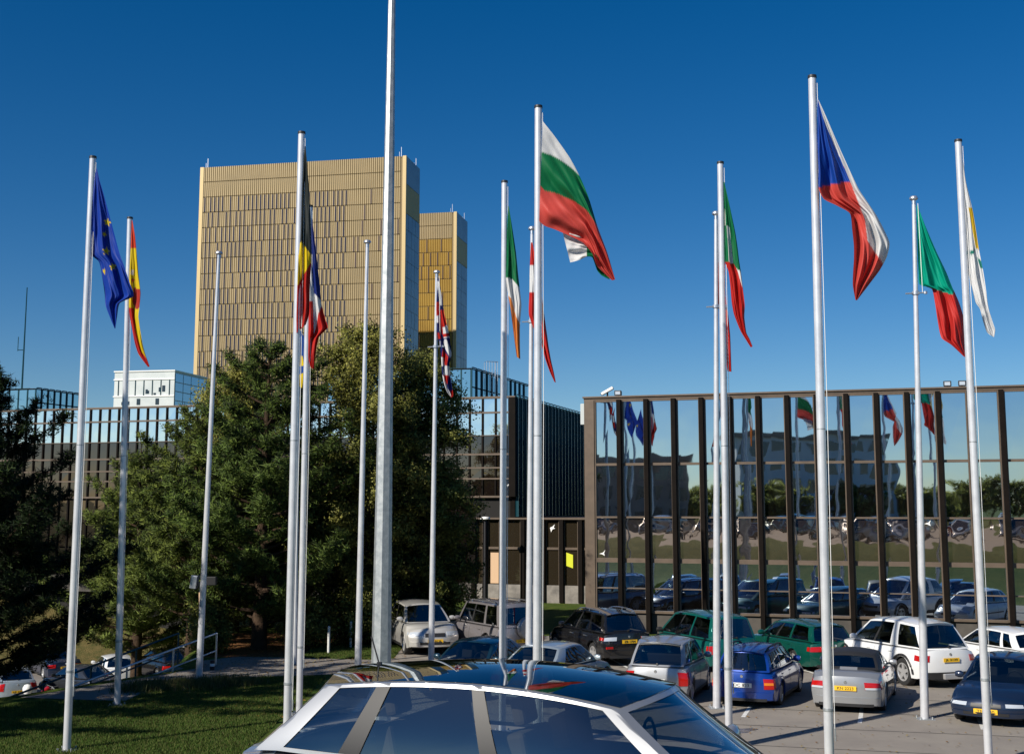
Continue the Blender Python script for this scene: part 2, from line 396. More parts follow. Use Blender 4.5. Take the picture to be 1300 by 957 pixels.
def lawn_pt(rg):
    x, y = rg.uniform(-15, -5.45), rg.uniform(23.5, 37.6)
    if y > 37.3 or (y > 35.3 + (x + 9.3) * .9 and x < -7.4) or (y > 32.7 and x < -9.9): return None
    return (x, y, 0)
o = grass_blades('grass', 190000, lawn_pt, 0.07, lawn_cols, 3, 0.014); o['kind'] = 'stuff'
def verge_pt(rg):
    x, y = rg.uniform(-7.2, -3.9), rg.uniform(41.7, 46)
    if x < -7.0 + 0 * y or y < 41.7 + max(0, (-x - 5.8)) * 0.3: return None
    return (x, y, 0)
o = grass_blades('grass', 26000, verge_pt, 0.08, lawn_cols, 4, 0.014); o['kind'] = 'stuff'
def long_pt(rg):
    t = rg.uniform(0, 1); return (-10.4 + 3.0 * t + rg.normal(0, .25), 34.7 + rg.normal(0, .35) + 1.2 * t, 0)
o = grass_blades('grass', 5000, long_pt, 0.28, [(0.10, 0.12, 0.04), (0.16, 0.14, 0.06), (0.06, 0.09, 0.02)], 5, 0.014); o['kind'] = 'stuff'

rg = np.random.default_rng(9); n_ = 5200; lx = rg.uniform(-11, -3.5, n_); ly = rg.uniform(30, 46.5, n_); lx[:900] = rg.uniform(-4, 16, 900); ly[:900] = rg.uniform(25, 36, 900)
an_ = rg.uniform(0, 6.28, n_); sz = rg.uniform(.02, .045, n_); V_ = np.zeros((n_, 4, 3))
for j, (a, b) in enumerate(((-1, 0), (0, -.6), (1, 0), (0, .6))):
    V_[:, j, 0] = lx + sz * (a * np.cos(an_) - b * np.sin(an_)); V_[:, j, 1] = ly + sz * (a * np.sin(an_) + b * np.cos(an_)); V_[:, j, 2] = .03 + rg.uniform(0, .02, n_)
lc = np.array([(.30, .17, .04), (.22, .11, .03), (.36, .27, .06), (.12, .07, .03)])[rg.integers(0, 4, n_)]
o = tri_mesh('fallen_leaves', V_.reshape(-1, 3), lc, 4, 'grass_blade'); o['kind'] = 'stuff'

# ------------------------------------------------------------------ trees
def shade_normals(V, k, c, inner, rg, wc=0.6, wt=0.9, wr=0.3, cen=(0, 0, 0)):
    q = V.reshape(-1, k, 3); o = c - np.array(cen); o /= np.linalg.norm(o, axis=1)[:, None] + 1e-6
    t = inner / (np.linalg.norm(inner, axis=1)[:, None] + 1e-6)
    N = wc * o + wt * t + wr * rg.normal(0, 1, (len(c), 3)); N[:, 2] += 0.15; N /= np.linalg.norm(N, axis=1)[:, None]
    g_ = np.cross(q[:, 1] - q[:, 0], q[:, 2] - q[:, 0]); fl = (g_ * N).sum(1) < 0
    q[fl] = q[fl][:, ::-1]
    return q.reshape(-1, 3), N
def foliage_pine(rg, centres, radii, n_blade, ln, wd, base, cen0=(0, 0, 0)):
    """tufts of upswept needles round shoot tips"""
    n = len(centres); tot = n * n_blade
    c = np.repeat(centres, n_blade, 0); r = np.repeat(radii, n_blade)
    d = rg.normal(0, 1, (tot, 3)); d[:, 2] = d[:, 2] * 0.7 + 0.45; d /= np.linalg.norm(d, axis=1)[:, None]
    s = rg.normal(0, 1, (tot, 3)); s = np.cross(d, s); s /= np.linalg.norm(s, axis=1)[:, None]
    st = c + rg.normal(0, 0.32, (tot, 3)) * r[:, None]
    L = ln * rg.uniform(0.6, 1.25, tot)[:, None]; W = wd * rg.uniform(0.7, 1.2, tot)[:, None]
    V = np.stack([st - s * W, st + s * W, st + d * L], 1).reshape(-1, 3)
    tint = rg.uniform(0, 1, n); tint = np.repeat(tint, n_blade)[:, None]
    col = np.array(base[0]) * (1 - tint) + np.array(base[1]) * tint; col = col * rg.uniform(0.75, 1.2, (tot, 1))
    V, N = shade_normals(V, 3, c, d, rg, cen=cen0)
    return V, col, N
def pine(x, y, z, h, rad, label, seed, base_h=0.12, dens=1.0, cols=((0.05, 0.095, 0.022), (0.20, 0.28, 0.06)), lop=0.25, nbk=6.5, group=None, ln=0.2, shape=1.0):
    rg = np.random.default_rng(seed); root = empty('pine_tree', (x, y, z), 0, label, 'pine tree', group)
    tb = MB(); lean = rg.normal(0, 0.02, 2) * h
    tp = [(lean[0] * t * t, lean[1] * t * t, h * 0.96 * t) for t in (0, .15, .3, .5, .7, .85, 1)]
    tb.tube(tp, [0.028 * h * 0.9, .02 * h, .017 * h, .013 * h, .009 * h, .005 * h, .015], 10)
    cen = []; rr = []; bb = MB()
    nb = int(16 + h * nbk)
    for i in range(nb):
        t = base_h + (0.98 - base_h) * (i + rg.uniform(0, 1)) / nb
        prof = (0.62 + 0.38 * min(1, (t - base_h) / 0.18 + 0.2)) * (max(0.02, 1 - t) ** (0.72 * shape)) * 1.15
        L = rad * prof * rg.uniform(0.62, 1.12) * (1 + lop * math.sin(seed + i))
        az = i * 2.399 + rg.uniform(-0.4, 0.4); up = lerp(-0.10, 0.75, t) + rg.uniform(-.1, .15)
        z0 = h * 0.96 * t * 0.97; px_, py_ = lean[0] * t * t, lean[1] * t * t
        pts = []
        for k in range(6):
            q = k / 5; pts.append((px_ + math.cos(az) * L * q, py_ + math.sin(az) * L * q, z0 + L * (up * q * 0.55 + 0.28 * q * q)))
        bb.tube(pts, [0.035 + 0.012 * L, .03 + .008 * L, .028, .022, .016, .008], 5, cap=False)
        pts = np.array(pts); ns = max(4, int(L * 8.5 * dens))
        for k in range(ns):                                     # side shoots
            q = rg.uniform(0.22, 1.0) ** 0.8; f = q * 5; a = int(min(4, f)); p = pts[a] + (pts[a + 1] - pts[a]) * (f - a)
            sl = (0.26 + 0.27 * L * (1.08 - q)) * rg.uniform(0.6, 1.2); sa = az + rg.choice([-1, 1]) * rg.uniform(0.5, 1.25)
            e = p + np.array([math.cos(sa) * sl, math.sin(sa) * sl, sl * rg.uniform(0.0, 0.5)])
            m_ = max(2, int(sl * 5.5))
            for j in range(m_):
                tt = (j + 0.7) / m_; cen.append(p + (e - p) * tt + rg.normal(0, 0.05, 3)); rr.append(rg.uniform(0.15, 0.25))
        for j in range(4): cen.append(pts[5] + rg.normal(0, 0.10, 3)); rr.append(0.2)
    cen = np.array(cen); rr = np.array(rr)
    V, C, N = foliage_pine(rg, cen, rr, 20, ln, 0.019, cols, (0, 0, h * .4))
    tb.build('trunk', 'bark', root, smooth=50); bb.build('branches', 'bark', root, smooth=50, recalc=False)
    tri_mesh('crown', V, C, 3, 'needles', root, N)
    return root
def broadleaf(x, y, z, h, rad, label, seed, cols, n_leaf=60000, leaf=0.055, base_h=0.15, droop=0.3, cat='tree', name='broadleaf_tree', bark='bark', group=None, columnar=1.0, clump=0.5):
    rg = np.random.default_rng(seed); root = empty(name, (x, y, z), 0, label, cat, group)
    tb = MB(); bb = MB()
    tb.tube([(0, 0, 0), (0.05, 0, h * .3), (-0.05, 0.05, h * .6), (0, 0, h * .95)], [.014 * h + .03, .011 * h + .02, .007 * h + .01, .012], 9)
    tips = []
    nb = int(22 + h * 5)
    for i in range(nb):
        t = base_h + (0.97 - base_h) * (i + rg.uniform(0, 1)) / nb
        prof = math.sin(math.pi * min(1, (0.18 + 0.82 * t)) ** (1.15 * columnar)) ** 0.7 if t < 0.98 else 0.2
        prof = max(prof, 0.22); L = rad * prof * rg.uniform(0.65, 1.15); az = i * 2.399 + rg.uniform(-.5, .5)
        up = 0.9 if t > .6 else 0.55; z0 = h * .9 * t
        p = np.array([0, 0, z0]); pts = [tuple(p)]
        for k in range(1, 6):
            q = k / 5; pts.append((math.cos(az) * L * q, math.sin(az) * L * q, z0 + L * (up * q - droop * q * q)))
        bb.tube(pts, [.012 * h * .4, .03, .024, .018, .012, .006], 5, cap=False)
        pts = np.array(pts)
        for k in range(int(6 + L * 7)):
            q = rg.uniform(0.25, 1.0); f = q * 5; a = int(min(4, f)); p = pts[a] + (pts[a + 1] - pts[a]) * (f - a)
            off = rg.normal(0, 1, 3) * np.array([.32, .32, .25]) * (0.5 + 0.35 * L * clump)
            tips.append((p, p + off))
    nt_ = len(tips); A = np.array([a for a, b in tips]); B = np.array([b for a, b in tips])
    w_ = rg.gamma(2.0, 1.0, nt_); w_ /= w_.sum()
    idx = rg.choice(nt_, n_leaf, p=w_); t = rg.uniform(0.25, 1.1, n_leaf)[:, None]
    c = A[idx] + (B[idx] - A[idx]) * t + rg.normal(0, 0.13, (n_leaf, 3))
    c[:, 2] -= np.abs(rg.normal(0, droop * 0.25, n_leaf))
    d = rg.normal(0, 1, (n_leaf, 3)); d /= np.linalg.norm(d, axis=1)[:, None]
    s = np.cross(d, rg.normal(0, 1, (n_leaf, 3))); s /= np.linalg.norm(s, axis=1)[:, None]
    L = leaf * rg.uniform(0.6, 1.3, n_leaf)[:, None]; Wd = L * 0.55
    V = np.stack([c - d * L, c - s * Wd, c + d * L, c + s * Wd], 1).reshape(-1, 3)
    tt = rg.uniform(0, 1, nt_)[idx][:, None]
    C = (np.array(cols[0]) * (1 - tt) + np.array(cols[1]) * tt) * rg.uniform(0.7, 1.25, (n_leaf, 1))
    V, N = shade_normals(V, 4, c, c - A[idx], rg, cen=(0, 0, h * .4))
    tb.build('trunk', bark, root, smooth=50); bb.build('branches', bark, root, smooth=50, recalc=False)
    tri_mesh('crown', V, C, 4, 'leaves', root, N)
    return root

TG = 'trees beyond the footpath'
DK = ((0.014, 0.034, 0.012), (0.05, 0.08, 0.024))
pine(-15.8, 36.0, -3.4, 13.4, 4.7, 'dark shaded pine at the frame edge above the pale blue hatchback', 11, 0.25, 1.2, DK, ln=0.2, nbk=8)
pine(-8.9, 44.5, 0, 11.6, 4.2, 'tallest bushy pine standing on the brown mulch bed behind the two close flagpoles', 23, 0.08, 1.2, group=TG, shape=0.9)
pine(-11.9, 47.0, terrain(-11.9, 47.0), 9.3 - terrain(-11.9, 47.0), 3.7, 'green pine directly behind the thin bare flagpole and the small floodlight', 31, 0.12, 1.1, cols=((0.07, 0.115, 0.024), (0.26, 0.32, 0.07)), group=TG)
pine(-15.4, 52.0, -3.6, 11.6, 3.7, 'sunlit pine rising beside the second flagpole above the white hatchback', 47, 0.22, 1.2, cols=((0.07, 0.115, 0.024), (0.26, 0.32, 0.07)), group=TG)
pine(-22.5, 75.0, -1.4, 8.2, 4.2, 'pine on the dry bank behind the parked cars of the lower lot', 53, 0.07, 0.95, group=TG)
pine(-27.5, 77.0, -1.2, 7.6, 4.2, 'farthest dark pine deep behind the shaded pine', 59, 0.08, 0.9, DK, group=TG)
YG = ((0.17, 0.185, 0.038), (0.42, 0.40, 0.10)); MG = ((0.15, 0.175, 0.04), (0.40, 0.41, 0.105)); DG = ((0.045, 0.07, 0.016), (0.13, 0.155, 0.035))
broadleaf(-11.1, 50.5, terrain(-11.1, 50.5), 11.9 - terrain(-11.1, 50.5), 2.5, 'yellow-green leafy tree topping the pines in front of the golden tower', 61, YG, 80000, 0.055, droop=0.35, group=TG, clump=.7)
broadleaf(-5.6, 46.5, 0, 13.2, 2.7, 'tallest loose yellow-green tree rising between the bare flagpole and the galvanised mast', 67, YG, 95000, 0.052, droop=0.45, group=TG, columnar=1.25, clump=.7)
broadleaf(-3.7, 49.0, 0, 12.4, 2.45, 'drooping olive-green tree right of the galvanised mast next to the office wing', 71, MG, 120000, 0.055, base_h=0.08, droop=0.6, group=TG, clump=.8)
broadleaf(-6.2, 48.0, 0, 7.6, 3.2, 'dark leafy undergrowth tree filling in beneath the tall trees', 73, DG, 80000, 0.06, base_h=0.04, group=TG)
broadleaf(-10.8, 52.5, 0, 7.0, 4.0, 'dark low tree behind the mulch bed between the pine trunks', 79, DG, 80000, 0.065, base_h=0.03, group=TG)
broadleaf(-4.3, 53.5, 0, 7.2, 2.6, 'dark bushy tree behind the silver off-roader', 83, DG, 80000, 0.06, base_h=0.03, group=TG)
for (x, y, h_, r_, lb, sd_) in ((-10.3, 43.2, 1.5, .8, 'green shrub at the end of the ramp railing', 91), (-5.4, 45.4, 1.9, 1.2, 'shrub with pale stems behind the white marker posts', 92),
                               (-7.2, 44.6, 1.6, 1.0, 'shrub at the edge of the mulch bed near the white marker posts', 93), (3.9, 51.6, 1.1, .5, 'dark small bush by the corner of the office block', 94),
                               (-13.2, 60.0, 2.2, 1.5, 'bush beside the lower parking lot behind the white hatchback', 95)):
    broadleaf(x, y, terrain(x, y), h_, r_, lb, sd_, MG if sd_ != 94 else DG, 9000, 0.05, 0.05, 0.2, 'shrub', 'shrub', clump=.8)
# trees left of the frame whose shade falls on the lawn and the dark pine
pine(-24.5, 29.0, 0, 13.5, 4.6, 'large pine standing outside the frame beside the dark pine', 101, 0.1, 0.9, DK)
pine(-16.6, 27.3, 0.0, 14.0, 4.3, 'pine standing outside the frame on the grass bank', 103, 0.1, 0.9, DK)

# ------------------------------------------------------------------ buildings
def along(px, py, A, D):
    """where the ray through px,py meets the vertical plane through A along D: distance along D and height"""
    d = ray(px, py); det = d.x * -D.y - d.y * -D.x
    k = (A.x * -D.y - A.y * -D.x) / det; s = (d.x * k - A.x) / D.x if abs(D.x) > 1e-6 else (d.y * k - A.y) / D.y
    return s, CAMZ + d.z * k
def wpane(mb, x0, x1, z0, z1, y, wob=0.0025, rg=rnd):
    c = [(x0, z0), (x1, z0), (x1, z1), (x0, z1)]; i = len(mb.v)
    for (x, z) in c: mb.v.append((x, y + rg.uniform(-wob, wob), z))
    for (x, z) in c: mb.v.append((x, y + 0.03, z))
    mb.face((i, i + 1, i + 2, i + 3))
    for a in range(4): b = (a + 1) % 4; mb.face((i + a, i + 4 + a, i + 4 + b, i + b))

# main office block: local x runs along the facade, local +y into the building
A1 = Vector((4.94, 50.0, 0)); D1 = Vector((0.952, -0.306, 0)).normalized()
s0, ztop = along(757, 506.6, A1, D1); sL, _ = along(743, 600, A1, D1)
zr = [along(757, y, A1, D1)[1] for y in (589.7, 656.2, 709.5, 774)]
O1 = A1 + D1 * sL; b1 = empty('office_building', O1, math.atan2(D1.y, D1.x), 'low dark office block with bronze fins and mirror glass behind the parked cars', 'building')
m0 = along(788, 600, A1, D1)[0] - sL; mod = (along(1275.5, 600, A1, D1)[0] - along(788, 600, A1, D1)[0]) / 13
x_first = m0 - mod; NB = 19; x_end = m0 + (NB - 1) * mod
W1 = x_end + 0.2; pil = 0.42
mb = MB(); mb.box(0.02, W1, 0.32, 14, -0.5, ztop - 0.12); mb.build('core', 'interior_dark', b1)
mb = MB(); mb.box(-0.02, W1 + .1, -0.10, 14.1, ztop - 0.06, ztop + 0.03); mb.box(-0.06, W1 + .1, -0.16, 0.1, ztop + 0.03, ztop + 0.10)
mb.build('roof', 'bronze_tan', b1, bevel=0.01)
mb = MB(); mb.box(0, pil, -0.14, 0.4, 0.0, ztop - 0.06); mb.build('corner_pilaster', 'bronze_tan', b1, bevel=0.012)
mb = MB(); mb.box(pil + 0.003, W1, 0.02, 0.40, -0.3, zr[3] - 0.10); mb.build('plinth', 'plinth_dark', b1)
cols = [m0 + k * mod for k in range(NB)]
for k, x in enumerate(cols):
    mb = MB(); mb.box(x - 0.085, x + 0.085, -0.34, 0.05, 0.08, ztop - 0.065); mb.build('mullion', 'bronze_dark', b1, bevel=0.006)
edges = [pil] + cols
fr = 0.035
rows = [(zr[0], ztop - 0.10, 'glass_main'), (zr[1], zr[0], 'glass_main'), (zr[2] + 0.02, zr[1], 'glass_spandrel'), ((zr[2] + zr[3]) / 2 - 0.12, zr[2] - 0.10, 'glass_main'), (zr[3], (zr[2] + zr[3]) / 2 - 0.12, 'glass_main')]
decal = {12: 2, 17: 2}
for k in range(len(edges) - 1):
    xa = edges[k] + (0.003 if k == 0 else 0.088); xb = edges[k + 1] - 0.088
    mb = MB()                                               # thin tan frame of one bay
    mb.box(xa, xa + 0.05, -0.10, 0.06, zr[3] - 0.06, ztop - 0.065); mb.box(xb - 0.05, xb, -0.10, 0.06, zr[3] - 0.06, ztop - 0.065)
    for zc, hh in ((ztop - 0.10, .035), (zr[0], .05), (zr[1], .035), (zr[2] - 0.03, .085), (rows[3][0], .022), (zr[3] - 0.02, .05)):
        mb.box(xa + 0.052, xb - 0.052, -0.085, 0.06, zc - hh, zc + hh)
    mb.build('window_frame', 'bronze_tan', b1)
    for j, (z0, z1, gm) in enumerate(rows):
        mb = MB(); wpane(mb, xa + 0.045, xb - 0.045, z0, z1, 0.0); mb.build('window_pane', gm, b1)
for px, py in ((1178, 664), (765, 702)):
    s, z = along(px, py, A1, D1); x = s - sL
    mb = MB(); mb.v += [(x - .14, -.012, z - .02), (x + .02, -.012, z + .03), (x + .12, -.012, z + .14), (x + .06, -.012, z), (x + .1, -.012, z - .1), (x - .02, -.012, z - .04)]
    mb.face(range(6)); mb.build('bird_sticker', 'sticker_white', b1)
mb = MB(); mb.box(-0.32, -0.003, 0.5, 6, ztop - 1.0, ztop - 0.13); mb.build('stair_head', 'white_clad', b1, bevel=.02)

# roof gear
def roofgear(px, py, label, name, cat, fn, group=None, back=1.2):
    s, z = along(px, py, A1, D1); p = A1 + D1 * s - Vector((D1.y, -D1.x, 0)) * back
    r = empty(name, (p.x, p.y, ztop + 0.10 - 0.07), math.atan2(D1.y, D1.x), label, cat, group); fn(r); return r
def spot(r):
    mb = MB(); mb.box(-.03, .03, -.03, .03, 0, .16); mb.build('bracket', 'bronze_dark', r)
    mb = MB(); mb.box(-.13, .13, -.10, .10, .12, .31); mb.box(-.145, .145, -.13, -.08, .11, .32); mb.build('lamp_housing', 'black_plastic', r, bevel=.02)
    mb = MB(); mb.box(-.10, .10, -.137, -.131, .15, .28); mb.build('lens', 'lamp_clear', r)
roofgear(1203, 490, 'black square floodlight on the office roof edge, nearer the thin pole of the green flag', 'roof_floodlight', 'floodlight', spot, 'floodlights on the office roof', .3)
roofgear(1222, 490, 'black square floodlight on the office roof edge just beside the pole of the white flag', 'roof_floodlight', 'floodlight', spot, 'floodlights on the office roof', .3)
roofgear(783, 503, 'small dark floodlight lying on the corner of the office roof beside the white camera', 'roof_floodlight', 'floodlight', spot, 'floodlights on the office roof', .3)
def camr(r):
    mb = MB(); mb.tube([(0, 0, 0), (0, 0, .3)], .035, 8); mb.box(-.2, .25, -.2, .2, 0, .05); mb.build('mount', 'bronze_dark', r)
    mb = MB(); mt = Matrix.Translation((0, 0, .32)) @ Matrix.Rotation(R(-28), 4, 'Y'); mb.box(-.28, .28, -.08, .08, -.06, .06, mtx=mt); mb.build('camera_body', 'sticker_white', r, bevel=.03)
    mb = MB(); mb.box(-.30, -.285, -.06, .06, -.045, .045, mtx=mt); mb.build('lens', 'black_plastic', r)
roofgear(769, 503, 'white tilted surveillance camera on the corner of the office roof', 'surveillance_camera', 'security camera', camr, None, .3)

# second office wing: set back, reaching left behind the trees
A2 = Vector((0.2, 66.0, 0)); D2 = D1.copy(); N2 = Vector((-D2.y, D2.x, 0))          # N2 points away from the camera
zt2 = along(652, 503, A2, D2)[1]
b2 = empty('office_wing', A2, math.atan2(D2.y, D2.x), 'set-back office wing of brown fins and pale panes running behind the trees', 'building')
zz = [zt2 - 0.06, 5 + 4.95, 5 + 3.72, 5 + 2.72, 5 + 2.0, 5 + 1.42, 5 + 0.47]
glass2 = ['glass_pale', 'glass_pale', 'glass_brown', 'glass_brown', 'glass_brown', 'glass_brown']
LEN2 = 36.0; DEP = 21.0
mb = MB(); mb.box(-LEN2, -0.35, 0.15, DEP, 0, zt2 - .08); mb.box(-LEN2, -0.35, 0.9, DEP, -3.6, 0); mb.build('core', 'interior_dark', b2)
mb = MB(); mb.box(-LEN2, -0.01, -0.1, DEP, zt2 - 0.055, zt2 + 0.02); mb.build('roof', 'bronze_tan', b2, bevel=.01)
mb = MB(); mb.box(-0.36, 0.0, -0.12, 0.14, 5.0 + .47, zt2 - .06); mb.build('corner_column', 'bronze_dark', b2)
# front mullions: measured at the right end, evenly spaced towards the left
xs = []; x = -0.38
while x > -LEN2: xs.append(x); x -= (0.74 if x > -6 else 0.66)
mull = []
panes_all = []; ob_px = []
for k in range(len(xs) - 1):
    xb, xa = xs[k], xs[k + 1]; seen = (k < 7) or (19.0 < -xa < 33.5)
    low = 0 if xa < -5 else 6
    if k > 0:
        mb = MB(); mb.box(xb - .045, xb + .045, -0.08, 0.0, 0.9 if -xb > 2.3 else 5.47, zt2 - .06)
        mull.append((seen, mb))
    for j in range(6):
        mb = MB(); wpane(mb, xa + .047, xb - .047, zz[j + 1] + .03, zz[j] - .03, 0.0); panes_all.append((seen, mb, glass2[j]))
    if -xb > 2.0:
        for z0, z1 in ((4.0, 5.3), (2.6, 3.95), (1.0, 2.5)):
            mb = MB(); wpane(mb, xa + .07, xb - .07, z0, z1, 0.0); panes_all.append((False, mb, 'glass_brown'))
def seen_split(lst, name, parent, getm):
    lst = sorted(lst, key=lambda t: not t[0]); rest = {}
    for i, t in enumerate(lst):
        if i < 98 and t[0]: t[1].build(name, getm(t), parent)
        else: rest.setdefault(getm(t), []).append(t[1])
    if rest:
        keys = list(rest); big = MB()
        for ki, k_ in enumerate(keys):
            for m_ in rest[k_]:
                o_ = len(big.v); big.v += m_.v
                for f in m_.f: big.face([i_ + o_ for i_ in f], ki)
        o = big.build(name, keys, parent); o['kind'] = 'stuff'
seen_split(panes_all, 'window_pane', b2, lambda t: t[2])
for s_, m_ in mull: m_.build('mullion', 'bronze_dark', b2)
for z, hh, nm in ((zz[0] - .0, .035, 'transom'), (zz[1], .045, 'transom'), (zz[2], .02, 'transom'), (zz[3], .05, 'transom'), (zz[4], .04, 'transom'), (zz[5], .04, 'transom'), (zz[6], .05, 'transom')):
    mb = MB(); mb.box(-LEN2, -0.37, -0.09, -0.01, z - hh, z + hh); mb.build(nm, 'bronze_tan', b2)
mb = MB(); mb.box(-LEN2, -2.0, -0.08, 0.14, 0, 0.95); mb.build('plinth', 'plinth_dark', b2)
# the side that runs away from the camera: close-set teal-edged glass fins
ns = 22; st_ = 15.9 / ns
for k in range(ns):
    y0 = 0.2 + k * st_
    mb = MB(); zt_ = zt2 + 0.12
    prof = [(y0, 4.45), (y0, zt_ - .10), (y0 + .05, zt_ - .02), (y0 + .14, zt_), (y0 + st_ - .14, zt_), (y0 + st_ - .05, zt_ - .02)]
    mb.tube([(-0.03, a, b) for a, b in prof], 0.032, 6)
    mb.box(-0.06, 0.10, y0 - .02, y0 + .03, 4.42, zt_ - .12); mb.build('side_fin', 'teal_metal', b2)
    mb = MB(); rows_ = [4.45, 5.47, 6.42, 7.0, 7.72, 8.6, 9.6, zt_ - .04]
    for a, b in zip(rows_, rows_[1:]):
        i = len(mb.v)
        for (yy, z) in ((y0 + .04, a + .02), (y0 + st_ - .03, a + .02), (y0 + st_ - .03, b - .02), (y0 + .04, b - .02)): mb.v.append((-.05 + rnd.uniform(-.003, .003), yy, z))
        mb.face((i, i + 1, i + 2, i + 3), 0 if b < 9.5 else 1)
    mb.build('side_pane', ['glass_dark', 'glass_teal'], b2, recalc=False)
for z_ in (5.47, 6.42, 7.0, 7.72, 8.6, 9.6):
    mb = MB(); mb.box(-.075, -.035, .15, 16, z_ - .035, z_ + .035); mb.build('side_transom', 'bronze_tan', b2)
mb = MB(); mb.box(-0.36, -0.10, 0.15, 16, 4.38, zt2 + .04); mb.build('side_wall', 'bronze_dark', b2)
# recessed ground storey with its own low roof and wide bays
zg = along(700, 658, A2, D2)[1]; zgm = along(700, 696, A2, D2)[1]; zgb = along(700, 742, A2, D2)[1]
gx0 = along(603, 700, A2, D2)[0]; gx1 = 6.5
mb = MB(); mb.box(gx0, gx1, 0.22, 9, 0, zg - .05); mb.box(gx0, -2.0, .2, .3, 0, zg); mb.build('ground_storey_core', 'interior_dark', b2)
mb = MB(); mb.box(gx0 - .1, gx1, -0.30, 9, zg - .05, zg + .04); mb.build('ground_storey_roof', 'bronze_tan', b2)
mb = MB(); mb.box(gx0, gx1, -0.16, 0.2, 0, zgb - .02); mb.build('ground_storey_plinth', 'concrete', b2)
gpx = [603, 617, 638, 665, 691, 714, 738, 760]
gm_ = [along(p, 700, A2, D2)[0] for p in gpx]
for k, x in enumerate(gm_):
    mb = MB(); mb.box(x - .11, x + .11, -0.28, 0.1, 0.03, zg - .06); mb.build('ground_mullion', 'bronze_dark', b2)
for k in range(len(gm_) - 1):
    xa, xb = gm_[k] + .115, gm_[k + 1] - .115
    mb = MB(); wpane(mb, xa, xb, zgm, zg - .06, -.05); mb.build('window_pane', 'glass_ground', b2)
    mb = MB(); wpane(mb, xa, xb, zgb, zgm, -.05); mb.build('window_pane', 'glass_ground', b2)
    mb = MB(); mb.box(xa, xa + .06, -.13, -.06, zgb, zg - .06); mb.box(xb - .06, xb, -.13, -.06, zgb, zg - .06)
    mb.box(xa + .062, xb - .062, -.13, -.06, zgm - .06, zgm + .06); mb.build('window_frame', 'bronze_tan', b2)
def decal2(px0, py0, px1, py1, m, nm, y=-.085, skew=0):
    xa, z1 = along(px0, py0, A2, D2); xb, z0 = along(px1, py1, A2, D2)
    mb = MB(); mb.v += [(xa, y, z0 + skew), (xb, y, z0), (xb, y, z1 - skew), (xa, y, z1)]; mb.face((0, 1, 2, 3))
    for v in list(mb.v): mb.v.append((v[0], v[1] + .012, v[2]))
    mb.face((4, 5, 6, 7)); 
    for a in range(4): mb.face((a, (a + 1) % 4, 4 + (a + 1) % 4, 4 + a))
    return mb.build(nm, m, b2)
decal2(719.5, 701, 728, 721, 'poster_yellow', 'poster', skew=.12); decal2(623.5, 701, 634, 740, 'curtain', 'blind', y=-.09, skew=.0)
for px, py, s_ in ((702, 670, 1.0), (646, 615.5, .5)):
    x, z = along(px, py, A2, D2); k = .22 * s_
    mb = MB(); mb.v += [(x - k * .6, -.10, z + k * .1), (x, -.10, z + k * .35), (x + k * .6, -.10, z + k * .9), (x + k * .3, -.10, z + .1 * k), (x + k * .7, -.10, z - .1 * k), (x, -.10, z - .3 * k), (x - .35 * k, -.10, z - k)]
    mb.face(range(7)); mb.build('bird_sticker', 'sticker_white', b2)
# rooftop storeys
def penthouse(name, label, px0, py0, px1, py1, Y1, zbase, width, n):
    p0 = P(px0, py0, Y1); d = (D2 * 0 + Vector((0.306, 0.952, 0))); s, _z = along(px1, py1, Vector((p0.x, p0.y, 0)), d)
    r = empty(name, (p0.x, p0.y, zbase), math.atan2(d.y, d.x), label, 'roof storey'); h = p0.z - zbase
    mb = MB(); mb.box(0.05, s, 0.06, width, 0, h - .12); mb.build('wall', 'bronze_dark', r)
    st = s / n
    for k in range(n):
        mb = MB(); mb.tube([(k * st, 0, 0), (k * st, 0, h - .1), (k * st + .06, 0, h - .02), (k * st + .15, 0, h), ((k + 1) * st - .15, 0, h), ((k + 1) * st - .05, 0, h - .02)], .04, 6)
        mb.box(k * st - .02, k * st + .03, .0, .05, 0, h - .1); mb.build('fin', 'teal_metal', r)
        mb = MB(); i = 0
        for a, b in ((.05, h * .42), (h * .42 + .08, h - .06)):
            i = len(mb.v); mb.v += [(k * st + .05, .045, a), ((k + 1) * st - .04, .045, a), ((k + 1) * st - .04, .045, b), (k * st + .05, .045, b)]; mb.face((i, i + 1, i + 2, i + 3))
        mb.build('pane', 'glass_teal', r, recalc=False)
    mb = MB(); k = 0; y = 0.6
    while y < width:                                            # its front face
        mb.box(-.05, .04, y, y + .07, 0, h - .1); y += .7
    mb.box(-.04, .06, .5, width, h - .12, h - .02); mb.build('front_frame', 'teal_metal', r)
    mb = MB(); mb.box(-.01, .045, .08, width - .02, .05, h - .13); mb.build('front_glass', 'glass_teal', r)
    mb = MB(); mb.box(-.06, s, .03, width + .05, h - .115, h - .05); mb.build('roof', 'bronze_dark', r)
    return r
penthouse('rooftop_storey', 'teal glazed rooftop storey on the office wing between the trees and the slim flagpoles', 599, 466, 671, 488, 70, zt2 + .02, 9, 12)
penthouse('rooftop_storey', 'small teal glazed rooftop storey on the wing above the dark shaded pine', 46, 492, 101, 499.5, 79, zt2 + .02, 9, 7)
r = empty('roof_ladder_cage', P(625, 475, 73) + Vector((0, 0, -1.2)), 0.3, 'pale tubular ladder cage on the roof of the glazed rooftop storey', 'ladder')
mb = MB()
for i in range(5): mb.tube([(i * .17 - .35, 0, 0), (i * .17 - .35, 0, 1.95)], .018, 6); 
mb.tube([(-.35, .0, 1.95), (.35, .0, 1.95)], .02, 6); mb.tube([(-.35, .0, 1.3), (.35, .0, 1.3)], .015, 6); mb.build('hoops', 'pole_metal', r)
